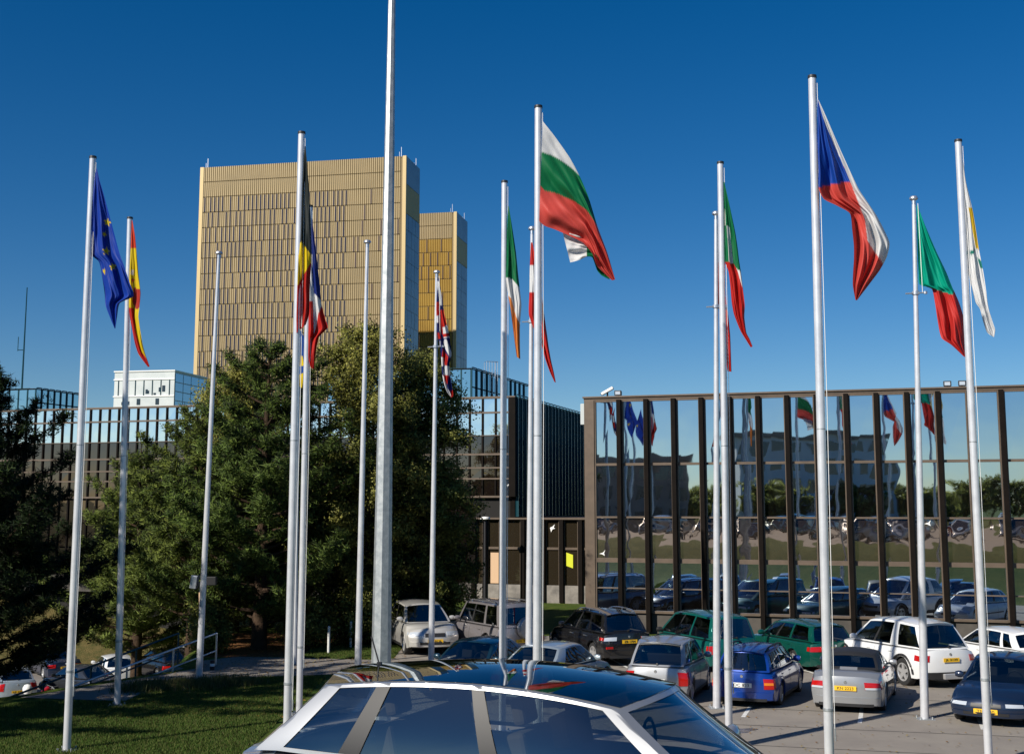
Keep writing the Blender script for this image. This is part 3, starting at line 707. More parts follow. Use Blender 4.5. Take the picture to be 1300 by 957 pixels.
mb = MB(); mb.tube([(-.35, .5, 0), (-.35, .5, 1.95), (-.35, 0, 1.95)], .018, 6); mb.tube([(.35, .5, 0), (.35, .5, 1.95), (.35, 0, 1.95)], .018, 6); mb.build('rail', 'pole_metal', r)

# golden towers
def tower(name, label, pxR, pyR, Y, width, depth, fl, n_fl, lit, seed, deep):
    rg = random.Random(seed); c = P(pxR, pyR, Y); an = R(-11.5)
    r = empty(name, (c.x, c.y, 0), an, label, 'office tower'); H = c.z; zb = -10
    # local: x from -width..0 along the front, y 0..depth away
    body = 'gold' if not deep else 'gold_deep'
    mb = MB(); mb.box(-width, -0.9, 0.22, depth - .1, zb, H - .4); mb.build('front_wall', 'gold_edge', r)
    step = 0.545; n = int((width - 1.8) / step); x0 = -width + 0.9
    top2 = H - 2 * fl
    for f in range(n_fl):                                        # each storey a band of folded sheets
        z1 = H - f * fl; z0 = z1 - fl + 0.22; off = rg.choice([0, .27]) if f > 1 else 0
        mb = MB()
        for k in range(n):
            xa = x0 + k * step
            mb.v += [(xa + .0, .20, z0), (xa + .08, .0, z0), (xa + .34, .02, z0), (xa + .545, .20, z0), (xa + .0, .20, z1), (xa + .08, .0, z1), (xa + .34, .02, z1), (xa + .545, .20, z1)]
            i = len(mb.v) - 8
            for a in range(3): mb.face((i + a, i + a + 1, i + 5 + a, i + 4 + a))
            mb.face((i + 0, i + 4, i + 7, i + 3)); mb.face((i, i + 1, i + 2, i + 3)); mb.face((i + 4, i + 5, i + 6, i + 7))
        mb.build('cladding_band', body if f > 1 else 'gold', r)
    wins = []
    for f in range(2, n_fl):
        z1 = H - f * fl - .04; z0 = z1 - fl + 0.24; k = rg.randint(0, 3)
        while k < n:
            dens = 1 if not deep else 3
            right = k > n * .74
            if not (deep or right) or rg.random() < (.22 if not deep else .4):
                xa = x0 + k * step; mb = MB(); mb.box(xa - .17, xa + .18, -.045, .25, z0, z1); wins.append((z1 > H - 14 * fl, mb, 'slit_brown' if (deep or right) else 'slit'))
            k += rg.choice([2, 2, 2, 3, 4]) * (1 if not deep else 2)
    seen_split(wins, 'window', r, lambda t: t[2])
    mb = MB(); mb.box(-width - .05, -width + .92, -.15, depth * .5, zb, H + .05); mb.build('corner_strip', 'gold_light', r)
    mb = MB(); mb.box(-.92, 0, -.15, depth * .03, zb, H + .05); mb.build('corner_strip', 'gold_light', r)
    mb = MB(); mb.box(-3, -.12, .3, depth, zb, H - .1); mb.build('side_core', 'gold_edge', r)
    # side: two bands of mesh, one of gold, then staggered metal sheets
    mb = MB(); mb.box(-.12, -.02, .45, depth - .05, H - 1.75 * fl, H); mb.build('side_mesh_band', 'tower_side', r)
    mb = MB(); mb.box(-.12, -.03, .45, depth - .05, H - 3.6 * fl, H - 1.75 * fl - .1); mb.build('side_gold_band', 'gold_deep', r)
    mb = MB(); z = H - 3.65 * fl
    cuts = [.45, 1.6 + .6, depth * .45, depth * .68, depth - .05]
    while z > zb + 5:
        j = rg.uniform(-.5, .5)
        for a, b in zip(cuts, cuts[1:]):
            hh = fl * rg.choice([1, 1, 1.0]); mb.box(-.11 - rg.uniform(0, .0), -.04 + rg.uniform(0, .03), a + .09 + (j if a > .5 else 0), b - .05 + (j if b < depth - 1 else 0), z - hh + .08, z)
        z -= fl
    mb.build('side_cladding', 'tower_side', r)
    mb = MB(); mb.box(-width + .9, -.95, .3, depth - .2, H - .45, H - .05); mb.build('roof', 'gold_edge', r)
    for (x, y) in ((-width + 1.5, 1), (-1.6, 1.0), (-.8, depth - 1)):
        mb = MB(); mb.tube([(x, y, H), (x, y, H + 2.6)], .09, 5); mb.tube([(x - .5, y, H), (x - .5, y, H + 1.4)], .07, 5); mb.build('antenna', 'pole_metal', r)
    return r
tower('golden_tower', 'wide golden office tower with rows of dark slit windows rising behind the trees', 516, 198, 300, 55.2, 12.5, 4.0, 20, 1, 5, False)
tower('golden_tower', 'narrower deep golden tower partly hidden behind the wider one', 580, 269, 356, 53, 13.5, 4.0, 17, 1, 8, True)

# pale far office
c = P(222, 471, 200); r = empty('pale_office_block', (c.x, c.y, 0), R(-11), 'pale white and glass office block far behind, between the second flagpole and the wide tower', 'building'); H = c.z
mb = MB(); mb.box(-10.6, 0, 0, 12, -5, H); mb.build('wall', 'white_clad', r)
mb = MB(); mb.box(-10.7, .1, -.15, 12.1, H, H + .2); mb.box(-10.7, .05, -.12, -.003, H - 1.35, H - 1.15); mb.box(-10.7, .05, -.12, -.003, H - 4.1, H - 3.9); mb.build('parapet', 'sticker_white', r)
for k in range(7):
    x = -9.9 + k * 1.5; mb = MB(); mb.box(x, x + .1, -.1, -.003, H - 3.9, H - 1.35); mb.build('downpipe', 'teal_metal', r)
for (x, z, w_, h_) in ((-5.0, H - 3.6, .35, .7), (-4.6, H - 3.6, .2, .5), (-2.7, H - 3.3, .4, .7), (-2.1, H - 3.3, .5, 1.0), (-3.6, H - 3.8, .4, .3), (-8.3, H - 5.4, .5, .6), (-6.5, H - 5.4, .6, 1.0), (-3.2, H - 5.4, .6, 1.0), (-9.2, H - 5.4, .3, .5)):
    mb = MB(); mb.box(x, x + w_, -.06, -.003, z, z + h_); mb.build('window', 'window_dark', r)
for j in range(5):
    for k in range(4):
        mb = MB(); mb.box(.003, .08, .2 + k * 2.9, 2.9 + k * 2.9, H - 1.7 - j * 1.5, H - .35 - j * 1.5); mb.build('side_pane', 'glass_far', r)

# thin radio mast far left
p = P(29, 470, 120); r = empty('radio_mast', (p.x, p.y, 0), 0, 'thin far radio mast above the dark shaded pine', 'mast')
hM = P(30, 365, 120).z
mb = MB(); mb.tube([(0, 0, 0), (0, 0, hM)], [.16, .05], 6); mb.build('mast', 'teal_metal', r)
mb = MB(); mb.tube([(-.6, 0, hM - 6.3), (-.6, 0, hM - 4.9)], .04, 5); mb.tube([(-.6, 0, hM - 6.2), (0, 0, hM - 6.2)], .04, 5); mb.build('aerial', 'teal_metal', r)

# buildings and trees behind the camera: the facade mirrors them
def office(name, label, x, y, rz, L_, Dp, H, nf, nb, wallm, roofm=None):
    r = empty(name, (x, y, 0), rz, label, 'building')
    mb = MB(); mb.box(-L_ / 2, L_ / 2, -Dp / 2, Dp / 2, 0, H); mb.build('wall', wallm, r)
    mb = MB(); mb.box(-L_ / 2 - .4, L_ / 2 + .4, -Dp / 2 - .4, Dp / 2 + .4, H, H + .8); mb.build('roof', roofm or wallm, r)
    fh = H / nf; bw = L_ / nb
    for f in range(nf):
        mb = MB()
        for k in range(nb):
            mb.box(-L_ / 2 + k * bw + bw * .18, -L_ / 2 + (k + 1) * bw - bw * .18, Dp / 2 - .1, Dp / 2 + .05, f * fh + fh * .25, f * fh + fh * .8)
        mb.build('window_row', 'window_dark', r)
    return r
def mirrored(px, Y):                    # ground point whose mirror image in the facade stands at px, Y
    p_ = P(px, 642, Y); n_ = Vector((D1.y, -D1.x, 0)); v_ = Vector((p_.x - A1.x, p_.y - A1.y, 0)); q_ = v_ - n_ * 2 * v_.dot(n_) + A1; return q_.x, q_.y
MX, MY = mirrored(1022, 200)
office('white_office_block', 'pale six-storey office behind the camera, mirrored in the middle of the facade', MX, MY, R(-32), 24, 14, 15.5, 5, 9, 'office_white', 'office_brown')
MX, MY = mirrored(800, 165)
office('brown_office_block', 'dark brown office behind the camera, mirrored in the left bays of the facade', MX, MY, R(-32), 14, 12, 10.6, 4, 6, 'office_brown')
MX, MY = mirrored(1145, 260)
office('low_office_block', 'long low office behind the camera, mirrored in the far right bays', MX, MY, R(-30), 18, 14, 6.5, 2, 8, 'office_brown')
for i, (px, Y_, h_) in enumerate(((900, 215, 6.5), (925, 230, 7), (965, 180, 6.0), (995, 178, 5.5), (1090, 184, 6), (1120, 210, 5.5), (1165, 225, 5), (1200, 215, 5.4), (1230, 200, 7), (1262, 205, 8), (1300, 205, 7.5), (1340, 210, 8), (880, 225, 5.5), (1180, 190, 4.4), (860, 190, 6))):
    MX, MY = mirrored(px, Y_)
    broadleaf(MX, MY, 2.4, h_ - 2.4 + 1.5, 4.2, 'round tree in the row behind the upper parking lot', 200 + i, MG, 7000, 0.22, 0.12, 0.2, group='trees behind the upper parking lot', clump=.8)

# ------------------------------------------------------------------ poles
TOPZ = 12.55
POLES = {}
def pole(key, top, bot, label, thin=False, topz=TOPZ, ring=None, r0=0.080, r1=0.069, big=None):
    d = ray(*top); Y = (topz - CAMZ) / d.z * d.y; T = P(top[0], top[1], Y); B = P(bot[0], bot[1], Y)
    k = (T.z - 0) / (T.z - B.z); base = T + (B - T) * k; gz = terrain(base.x, base.y); k = (T.z - gz) / (T.z - B.z); base = T + (B - T) * k
    v = T - base; L_ = v.length; m_ = 'pole_metal' if big else 'pole_white'
    r = empty('flagpole' if not big else 'lamp_mast', base, 0, label, 'flagpole' if not big else 'lamp mast', 'flagpoles in front of the offices' if not big else None)
    POLES[key] = (base, T, Y)
    u = v.normalized(); at = lambda h: u * h
    if thin: r0, r1 = 0.100, 0.046
    mb = MB(); mb.tube([at(0), at(L_ * .33), at(L_ * .66), at(L_)], [r0, lerp(r0, r1, .33), lerp(r0, r1, .66), r1], 20); mb.build('shaft', m_, r, smooth=50)
    mb = MB(); mb.box(-.2, .2, -.2, .2, 0, .03)
    for a in (-.14, .14):
        for b in (-.14, .14): mb.tube([(a, b, .03), (a, b, .08)], .02, 6)
    mb.build('base_plate', 'galvanised', r)
    if thin:
        mb = MB(); mb.lathe([(.0, .10), (.08, .09), (.105, .05), (.105, .02), (.05, -.02), (.05, -.12)], c=tuple(at(L_)), n=16); mb.build('cap', 'pole_metal', r, smooth=40)
    else:
        mb = MB(); mb.lathe([(.0, .03), (r1 + .008, .025), (r1 + .010, 0), (r1 + .010, -.025)], c=tuple(at(L_)), n=20); mb.build('cap', 'black_plastic', r, smooth=40)
    if not thin and not big:
        mb = MB(); a = at(L_ - .12) + Vector((r1 + .012, -.02, 0)); b = at(1.2) + Vector((r0 + .015, -.03, 0)); mb.tube([a, (a + b) / 2 + Vector((.02, 0, 0)), b], .006, 5); mb.build('halyard', 'sticker_white', r)
        mb = MB(); c_ = at(1.2) + Vector((r0 + .02, -.03, 0)); mb.tube([c_ - Vector((0, 0, .1)), c_ + Vector((0, 0, .1))], .014, 6); mb.build('cleat', 'galvanised', r)
        mb = MB(); c_ = at(1.6); mb.lathe([(r0 * .97, -.03), (r0 + .006, -.02), (r0 + .006, .02), (r0 * .97, .03)], c=tuple(c_), n=20); c_ = at(L_ * .5); rm = lerp(r0, r1, .5); mb.lathe([(rm * .98, -.012), (rm + .003, -.01), (rm + .003, .01), (rm * .98, .012)], c=tuple(c_), n=20); mb.build('joint_collar', 'galvanised', r)
    if ring:
        hh = (P(top[0], ring, Y).z - base.z) / u.z
        mb = MB(); rr_ = lerp(r0, r1, hh / L_); c_ = tuple(at(hh)); mb.lathe([(rr_ + .005, -.05), (rr_ + .035, -.04), (rr_ + .035, .04), (rr_ + .005, .05)], c=c_, n=16)
        mb.tube([(c_[0] - .26, c_[1] - .02, c_[2] - .02), (c_[0] + .22, c_[1] - .06, c_[2] - .0)], .018, 6)
        mb.lathe([(0, -.04), (.045, -.03), (.045, .03), (0, .04)], c=(c_[0] + .22, c_[1] - .06, c_[2]), n=10); mb.build('halyard_ring', 'pole_metal', r)
        mb = MB(); a = at(L_ - .1) + Vector((.085, -.05, 0)); b = at(hh) + Vector((.15, -.06, 0)); mb.tube([a, b], .008, 5); mb.build('halyard', 'sticker_white', r)
    return r
pole('eu', (118, 200), (88.5, 865), 'tall flagpole carrying the deep blue flag with yellow stars')
pole('spain', (165, 277), (149.5, 865), 'flagpole carrying the limp yellow and red flag next to the starred one')
pole('bare1', (278, 323), (253, 852), 'thin bare flagpole rising beside the ramp railing and small floodlight', True)
pole('belgium', (383, 169), (366, 865), 'tall flagpole carrying the black, yellow and red flag')
pole('france', (393.5, 262), (380.5, 865), 'flagpole close beside and behind the one with the black, yellow and red flag', r0=.078)
pole('sweden', (379, 412), (374, 830), 'short far flagpole with the blue and yellow flag hidden between two closer poles', True, 10.9)
pole('bare2', (466.5, 309), (454, 865), 'thin bare flagpole just beside the thick galvanised mast', True)
pole('uk', (554.5, 347), (547.5, 830), 'thin flagpole carrying the red, white and blue crossed flag in front of the narrower tower', True, ring=440)
pole('ireland', (640.5, 231), (638, 830), 'flagpole carrying the green, white and orange flag')
pole('austria', (675.5, 292), (671.5, 830), 'thin flagpole half hidden behind the pole of the big white, green and red flag', True, ring=408)
pole('bulgaria', (683.5, 136), (682, 830), 'tall flagpole carrying the large white, green and red flag')
pole('italy', (914.5, 207), (924.5, 865), 'front pole of the close pair, with the green, white and red striped flag')
pole('poland', (909, 273), (910, 865), 'thin rear pole of the close pair, half hidden, with the white and red flag', True, ring=389)
pole('czech', (1031, 98), (1050.5, 865), 'tallest looking flagpole carrying the flag with a blue wedge')
pole('portugal', (1160, 254), (1173, 865), 'thin flagpole carrying the green and red flag', True, ring=372)
pole('cyprus', (1216.5, 179), (1250.5, 865), 'tall flagpole carrying the white flag with a yellow patch')

# thick octagonal galvanised mast
B = P(483.5, 865, 24.0); T = P(498.5, -60, 24.0); v = T - B; k = (T.z - 0) / (T.z - B.z); base = T + (B - T) * k; v = T - base
r = empty('lamp_mast', base, 0, 'thick octagonal galvanised mast running out of the top of the picture', 'lamp mast')
mb = MB(); mb.tube([Vector((0, 0, 0)), v * .5, v], [.205, .135, .065], 8); mb.build('shaft', 'galvanised', r, smooth=False)
mb = MB(); mb.box(-.3, .3, -.3, .3, 0, .04); mb.build('base_plate', 'galvanised', r)
mb = MB(); e = v + Vector((.0, 0, .2)); mb.tube([v - Vector((0, 0, .1)), v + Vector((.5, -.3, .45)), v + Vector((1.4, -.9, .55))], .035, 8); mb.build('arm', 'galvanised', r)
mb = MB(); p_ = v + Vector((1.7, -1.1, .52)); mb.box(p_.x - .35, p_.x + .35, p_.y - .16, p_.y + .16, p_.z - .06, p_.z + .06); mb.build('lamp_head', 'black_plastic', r, bevel=.03)

# ------------------------------------------------------------------ flags
def inpoly(x, y, poly):
    c = False; j = len(poly) - 1
    for i in range(len(poly)):
        xi, yi = poly[i]; xj, yj = poly[j]
        if (yi > y) != (yj > y) and x < (xj - xi) * (y - yi) / (yj - yi) + xi: c = not c
        j = i
    return c
def flag(key, name_label, patches, folds=3.0, amp=0.07, seed=0, phase=0.0):
    """patches: (rows, base colour, [(polygon, colour)], depth offset).  rows: edge pairs from the top down in photo positions,
    put at the pole's own distance as rippled cloth"""
    base, T, Y = POLES[key]; rg = random.Random(seed + 5)
    V = []; Fc = []; Cc = []; px2m = Y / F
    for rows, bc, regs, dep in patches:
        NA = 110; NBx = 64; n = len(rows)
        ln = [0.0]
        for a, b in zip(rows, rows[1:]):
            ln.append(ln[-1] + math.hypot((a[0] + a[2] - b[0] - b[2]) / 2, (a[1] + a[3] - b[1] - b[3]) / 2))
        i0 = len(V); tot = ln[-1]; ph = [rg.uniform(0, 6.28) for _ in range(4)]
        for a in range(NA + 1):
            t = a / NA * tot; k = 0
            while k < n - 2 and ln[k + 1] < t: k += 1
            f = (t - ln[k]) / max(1e-6, ln[k + 1] - ln[k]); q = t / tot
            # catmull-rom through the rows keeps the edges soft
            def cr(c):
                p0 = rows[max(0, k - 1)][c]; p1 = rows[k][c]; p2 = rows[k + 1][c]; p3 = rows[min(n - 1, k + 2)][c]
                lin = p1 + (p2 - p1) * f
                cu = 0.5 * (2 * p1 + (p2 - p0) * f + (2 * p0 - 5 * p1 + 4 * p2 - p3) * f * f + (3 * p1 - p0 - 3 * p2 + p3) * f ** 3)
                return 0.45 * lin + 0.55 * cu
            xl, yl, xr, yr = cr(0), cr(1), cr(2), cr(3)
            wd = math.hypot(xr - xl, yr - yl) * px2m
            for b in range(NBx + 1):
                s = b / NBx; px = lerp(xl, xr, s); py = lerp(yl, yr, s)
                am = amp * min(1.0, wd / 0.5) * (0.35 + 0.65 * q)
                ss = s + 0.10 * math.sin(3.1 * q + ph[1])
                am *= 1.25; dp = am * (math.sin(2 * math.pi * (folds * ss + 0.35 * q) + ph[0] + phase) + 0.45 * math.sin(2 * math.pi * (folds * 1.9 * ss - 0.8 * q) + ph[2]))
                dp += am * 0.35 * math.sin(9 * q + 4 * s + ph[3]) + 0.14 * am * math.sin(27 * q + 17 * s + ph[1]) + 0.10 * am * math.sin(46 * s - 23 * q + ph[0])
                dp *= min(1, q * 9)
                V.append(tuple(P(px, py, Y - 0.04 + dep + dp)))
                col = bc
                for poly, c in regs:
                    if inpoly(px, py, poly): col = c
                Cc.append(col)
        for a in range(NA):
            for b in range(NBx):
                i = i0 + a * (NBx + 1) + b; Fc.append((i, i + 1, i + NBx + 2, i + NBx + 1))
    o0 = Vector(V[0]); V = [tuple(Vector(p) - o0) for p in V]
    me = bpy.data.meshes.new('flag'); me.from_pydata(V, [], Fc); me.shade_smooth()
    a = me.attributes.new('col', 'FLOAT_COLOR', 'POINT'); arr = np.ones((len(V), 4), np.float32); arr[:, :3] = Cc; a.data.foreach_set('color', arr.ravel())
    me.materials.append(M['cloth']); o = bpy.data.objects.new('flag', me); COL.objects.link(o); o.location = o0
    return tag(o, name_label, 'flag', 'flags flying in front of the offices')
def star(cx, cy, r, rot=0.2, sx=1.0):
    return [(cx + sx * (r if k % 2 == 0 else r * .42) * math.sin(rot + k * math.pi / 5), cy - (r if k % 2 == 0 else r * .42) * math.cos(rot + k * math.pi / 5)) for k in range(10)]
BLU = (0.008, 0.045, 0.34); YEL = (0.72, 0.52, 0.01); RED = (0.52, 0.02, 0.015); WHT = (0.74, 0.74, 0.74); BLK = (0.018, 0.024, 0.024); GRN = (0.004, 0.155, 0.055)
NVY = (0.01, 0.018, 0.12); SAL = (0.62, 0.075, 0.06); TGR = (0.0, 0.36, 0.235)
flag('eu', 'deep blue flag with a ring of yellow stars hanging from its pole', [(
    [(122, 214, 123, 214), (119.5, 231, 127, 231), (118, 248, 132, 248), (116, 285, 142, 285), (114, 321, 151.5, 321), (126, 333, 157, 336), (131, 360, 165, 360), (133, 374, 169.7, 376), (134, 388, 152, 385), (140, 404, 148.5, 403), (145.5, 417, 146.5, 417)],
    BLU, [(star(136.4, 282.4, 5.6), YEL), (star(132.4, 298, 4.6, .5, .8), YEL), (star(135, 319, 5.8, .1), YEL), (star(143, 338.5, 5.6, -.1), YEL), (star(132.2, 344.5, 4.6, .3, .6), YEL)], 0)], 1.7, .075, 1)
flag('spain', 'limp yellow and red flag hanging narrow behind the starred blue one', [(
    [(166, 280, 168, 280), (165, 300, 171.5, 300), (165, 332, 174.5, 332), (164.5, 348, 176, 350), (164, 372, 178.5, 372), (164, 390, 177, 390), (165, 403, 175.8, 403), (171, 435, 180.5, 434), (176, 450, 184, 448), (188, 466, 190, 465)],
    YEL, [([(163, 275), (175, 275), (174, 316), (163, 316)], (.6, .05, .02)), ([(170, 365), (179, 368), (179, 390), (173, 393), (168, 384)], (.4, .03, .02)),
          ([(163, 390), (170, 391), (172.5, 420), (179.5, 446), (192, 464), (188, 468), (175, 448), (170, 441)], RED), (star(168.5, 356, 5, .2, .6), (.5, .05, .03)), ([(165.5, 343), (170, 343), (170, 349), (165.5, 349)], (.7, .6, .5))], 0)], 1.3, .08, 2)
flag('belgium', 'hanging flag in black, yellow and red stripes', [(
    [(387, 186, 388, 186), (382.5, 227, 392, 234), (380.5, 277, 394.5, 277), (379.5, 306, 395, 310), (378.5, 335, 395, 335), (377.5, 362, 393.5, 362), (376.5, 395, 392.7, 397), (376, 423, 388.4, 412)],
    BLK, [([(372, 305.5), (383, 307), (397, 327), (397, 333), (394, 334), (377.8, 362.5), (372, 364)], YEL), ([(372, 364), (377.8, 362.5), (394.5, 334), (399, 330), (399, 430), (370, 430)], (.42, .018, .012))], 0)], 1.6, .08, 3)
flag('france', 'narrow hanging flag in blue, white and red stripes', [(
    [(393, 275, 396, 277), (392, 310, 400, 308), (392, 340, 403, 335), (392, 365, 406, 362), (392, 385, 408, 385), (391.5, 405, 413, 405), (391.5, 420, 416, 416), (391, 432, 405, 428), (391, 450, 400.5, 450), (394, 466, 399, 469)],
    (.01, .025, .17), [([(390, 338), (395.5, 338), (398.5, 372), (408, 382), (408, 391), (404, 398), (402, 412), (398.5, 425), (390, 430)], WHT), ([(388, 382), (397.3, 382), (398.5, 425), (402, 412), (404, 398), (408, 389), (420, 416), (405, 428), (401, 475), (386, 475)], RED)], 0)], 1.8, .08, 4)
flag('sweden', 'small blue and yellow flag between the two close poles above the pines', [(
    [(377, 416, 380, 416), (378, 430, 386.5, 430), (378, 450, 386.5, 450), (378, 472, 386, 474), (379, 490, 384, 493)],
    (.01, .06, .28), [([(376, 449), (384, 452), (386, 464), (376, 466)], YEL), ([(376, 477), (388, 472), (388, 495), (376, 495)], YEL)], 0)], 1.2, .05, 5)
W = WHT
flag('uk', 'twisted hanging flag of red and white crosses on navy', [(
    [(555, 352, 557, 353), (554.5, 365, 559, 366), (554, 376, 561, 376), (553.5, 395, 563.5, 395), (554, 416, 567.5, 413), (557, 432, 571, 430), (559.6, 447, 573.3, 450), (560.4, 460, 570.5, 462), (561, 471.7, 571, 472), (563, 484, 573, 486), (567, 497, 575, 498), (573, 504.6, 575, 503)],
    NVY, [([(554, 356), (558.5, 358), (561.5, 388), (559, 388), (556, 372)], W), ([(553, 384), (557.5, 384), (557.5, 402), (553, 402)], RED), ([(553, 402), (559, 400), (560, 408), (553, 410)], W), ([(558, 393), (563.5, 393), (568, 412), (562, 426), (558, 417)], RED),
          ([(562, 415), (568.5, 413), (571, 429), (563, 429)], W), ([(562.5, 424), (572, 422), (572, 427), (562.5, 428)], RED), ([(553, 424), (559, 422), (560, 430), (555, 431)], RED), ([(564, 431), (567, 431), (575, 452), (571, 454), (563, 438)], W),
          ([(562, 442), (569, 453), (567, 465), (560, 459)], RED), ([(559, 452), (563, 454), (564.5, 465), (560, 465)], W), ([(564, 464.6), (572, 464), (571, 478), (563, 478)], W), ([(563, 476), (570, 476), (568, 487), (563.5, 485)], RED),
          ([(560, 474), (563.5, 478), (568, 492), (575, 506), (571, 507), (562, 492)], W), ([(572, 496), (577, 495), (577, 506), (572.5, 506)], RED)], 0)], 1.8, .09, 6)
flag('ireland', 'narrow hanging flag in green, white and orange', [(
    [(645, 262, 646, 262), (644, 290, 650.5, 290), (643, 320, 655, 320), (642, 350, 658, 350), (644, 368, 660, 368), (647, 385, 662, 387), (649, 400, 661, 400), (651, 415, 660, 415), (653.5, 435, 660, 435), (656, 453, 660.5, 456)],
    GRN, [([(638, 351), (650, 354), (661, 367), (670, 390), (665, 420), (640, 420), (638, 360)], WHT), ([(644, 374), (649, 379), (655.5, 403), (664, 418), (664, 460), (648, 460)], (.68, .22, .05))], 0)], 1.6, .08, 7)
flag('austria', 'narrow red, white and red flag behind the big pole', [(
    [(674, 308, 676, 308), (672.5, 340, 682, 340), (672, 370, 687, 370), (671.5, 400, 691, 400), (681, 425, 694.8, 427), (688, 440, 696.5, 440), (692, 455, 699.5, 457), (698, 472, 703, 472), (704, 485, 705.7, 485.5)],
    RED, [([(665, 337), (700, 337), (700, 371), (665, 371)], WHT)], -.22)], 1.7, .08, 8)
flag('bulgaria', 'large billowing flag in white, green and salmon red stripes', [(
    [(689, 154, 684.6, 280.4), (696, 163, 688.5, 284.5), (704, 173, 693, 287.6), (723, 200, 704, 291.2), (736, 224, 720.7, 298.4), (747, 250, 740, 308), (759, 289, 752, 322), (771, 321, 758, 338), (781, 355, 777, 356)],
    GRN, [([(680, 140), (680, 192), (688, 192.6), (706, 199.8), (720.7, 209.4), (735, 222.6), (748, 215), (700, 135)], WHT), ([(678, 234), (684, 234), (690.6, 241.9), (706, 245.5), (728, 255), (744.8, 267), (760, 289), (792, 350), (790, 372), (680, 372)], SAL)], -.05),
    ([(713, 290, 724, 333.3), (722, 292, 729, 332), (730, 294, 736, 330), (744.8, 298, 744.8, 326), (749, 305, 752, 327), (755, 318, 758, 343), (764, 330, 764, 350), (772, 342, 774, 355)],
     WHT, [([(745, 280), (790, 300), (790, 370), (745, 370)], GRN)], .12)], 2.3, .10, 9)
flag('italy', 'narrow hanging flag in green, white and red, the front one of the close pair', [(
    [(918.5, 231, 919.5, 231), (919, 262, 926.5, 262), (919, 295, 933.5, 295), (919.5, 315, 936.5, 315), (920, 332, 938.5, 332), (925, 345, 941, 348), (927, 362, 943, 365), (929, 385, 945.5, 387), (932, 400, 945, 403), (940, 420, 947.5, 422), (948, 433, 951.5, 430), (953, 441, 955.5, 440)],
    GRN, [([(922.5, 286), (926, 288), (931, 334), (925.5, 334)], WHT), ([(934, 340), (940.5, 345), (944.5, 366), (939, 361)], WHT), ([(920, 333), (931, 334), (936, 343), (942, 364), (948, 368), (952, 400), (962, 446), (945, 446), (920, 400)], RED)], 0)], 1.7, .08, 10)
flag('poland', 'narrow white and red flag on the rear pole of the close pair', [(
    [(909, 284, 912, 284), (909.5, 330, 918, 330), (909.5, 380, 922, 383), (915, 400, 924.5, 400), (919, 425, 927, 425), (921, 450, 928, 450), (923.5, 471, 928.7, 472)],
    RED, [([(900, 270), (930, 270), (930, 332), (900, 332)], WHT)], .05)], 1.4, .08, 11)
flag('czech', 'folded flag with a blue wedge over red and white', [(
    [(1038, 127, 1039, 127), (1038, 150, 1049.5, 150), (1038, 184, 1064, 184), (1039, 215, 1078, 215), (1039.4, 240, 1090, 240), (1046, 253, 1098, 252), (1062, 261, 1105, 262), (1079, 271, 1113, 274), (1082, 293, 1123, 293), (1084, 312, 1129.5, 309), (1084, 330, 1126, 326), (1083, 345, 1117, 343), (1082.6, 362, 1102, 363), (1086, 381, 1088, 381.3)],
    SAL, [([(1030, 120), (1039, 125), (1051, 165), (1079.5, 231), (1062, 233), (1039.5, 238), (1030, 240)], (.008, .06, .36)),
          ([(1036, 118), (1045, 150), (1051.3, 166), (1079.6, 231), (1098, 278), (1101.5, 306), (1108, 316), (1122, 336), (1140, 325), (1135, 295), (1100, 235), (1050, 125)], WHT)], 0)], 2.2, .10, 12)
flag('portugal', 'hanging flag in bright green and red halves', [(
    [(1163.6, 261, 1165, 261), (1164, 285, 1174, 285), (1165, 320, 1189, 320), (1166, 345, 1201, 345), (1167.3, 361, 1209, 365), (1183, 367, 1212, 371), (1187, 385, 1218, 385), (1190, 405, 1224, 405), (1193, 422, 1225, 420), (1196, 430, 1225.5, 433), (1208, 438, 1225.5, 443), (1224, 453, 1226, 453)],
    TGR, [([(1178, 366), (1186, 367), (1209, 374.5), (1213, 368), (1238, 400), (1238, 460), (1175, 460)], (.58, .035, .03))], 0)], 1.8, .09, 13)
flag('cyprus', 'narrow white flag with a yellow patch and small green marks', [(
    [(1221, 203, 1222, 203), (1222, 232, 1226.5, 232), (1224, 268, 1235, 268), (1226, 315, 1242.5, 315), (1229, 346, 1248.5, 346), (1234, 366, 1251.5, 366), (1238.5, 384, 1254, 385), (1244, 392, 1256, 395), (1248, 408, 1260, 408), (1253, 422, 1263.6, 419), (1260, 427, 1262, 428)],
    (.8, .8, .8), [([(1229.5, 264), (1237, 264), (1246, 318), (1239, 316)], (.72, .46, .02)), ([(1230.5, 320), (1237.5, 316), (1237, 321), (1233, 324)], (.02, .22, .17)), ([(1240.5, 327), (1247, 332), (1248, 341), (1244.5, 340)], (.02, .22, .17))], 0)], 1.6, .08, 14)

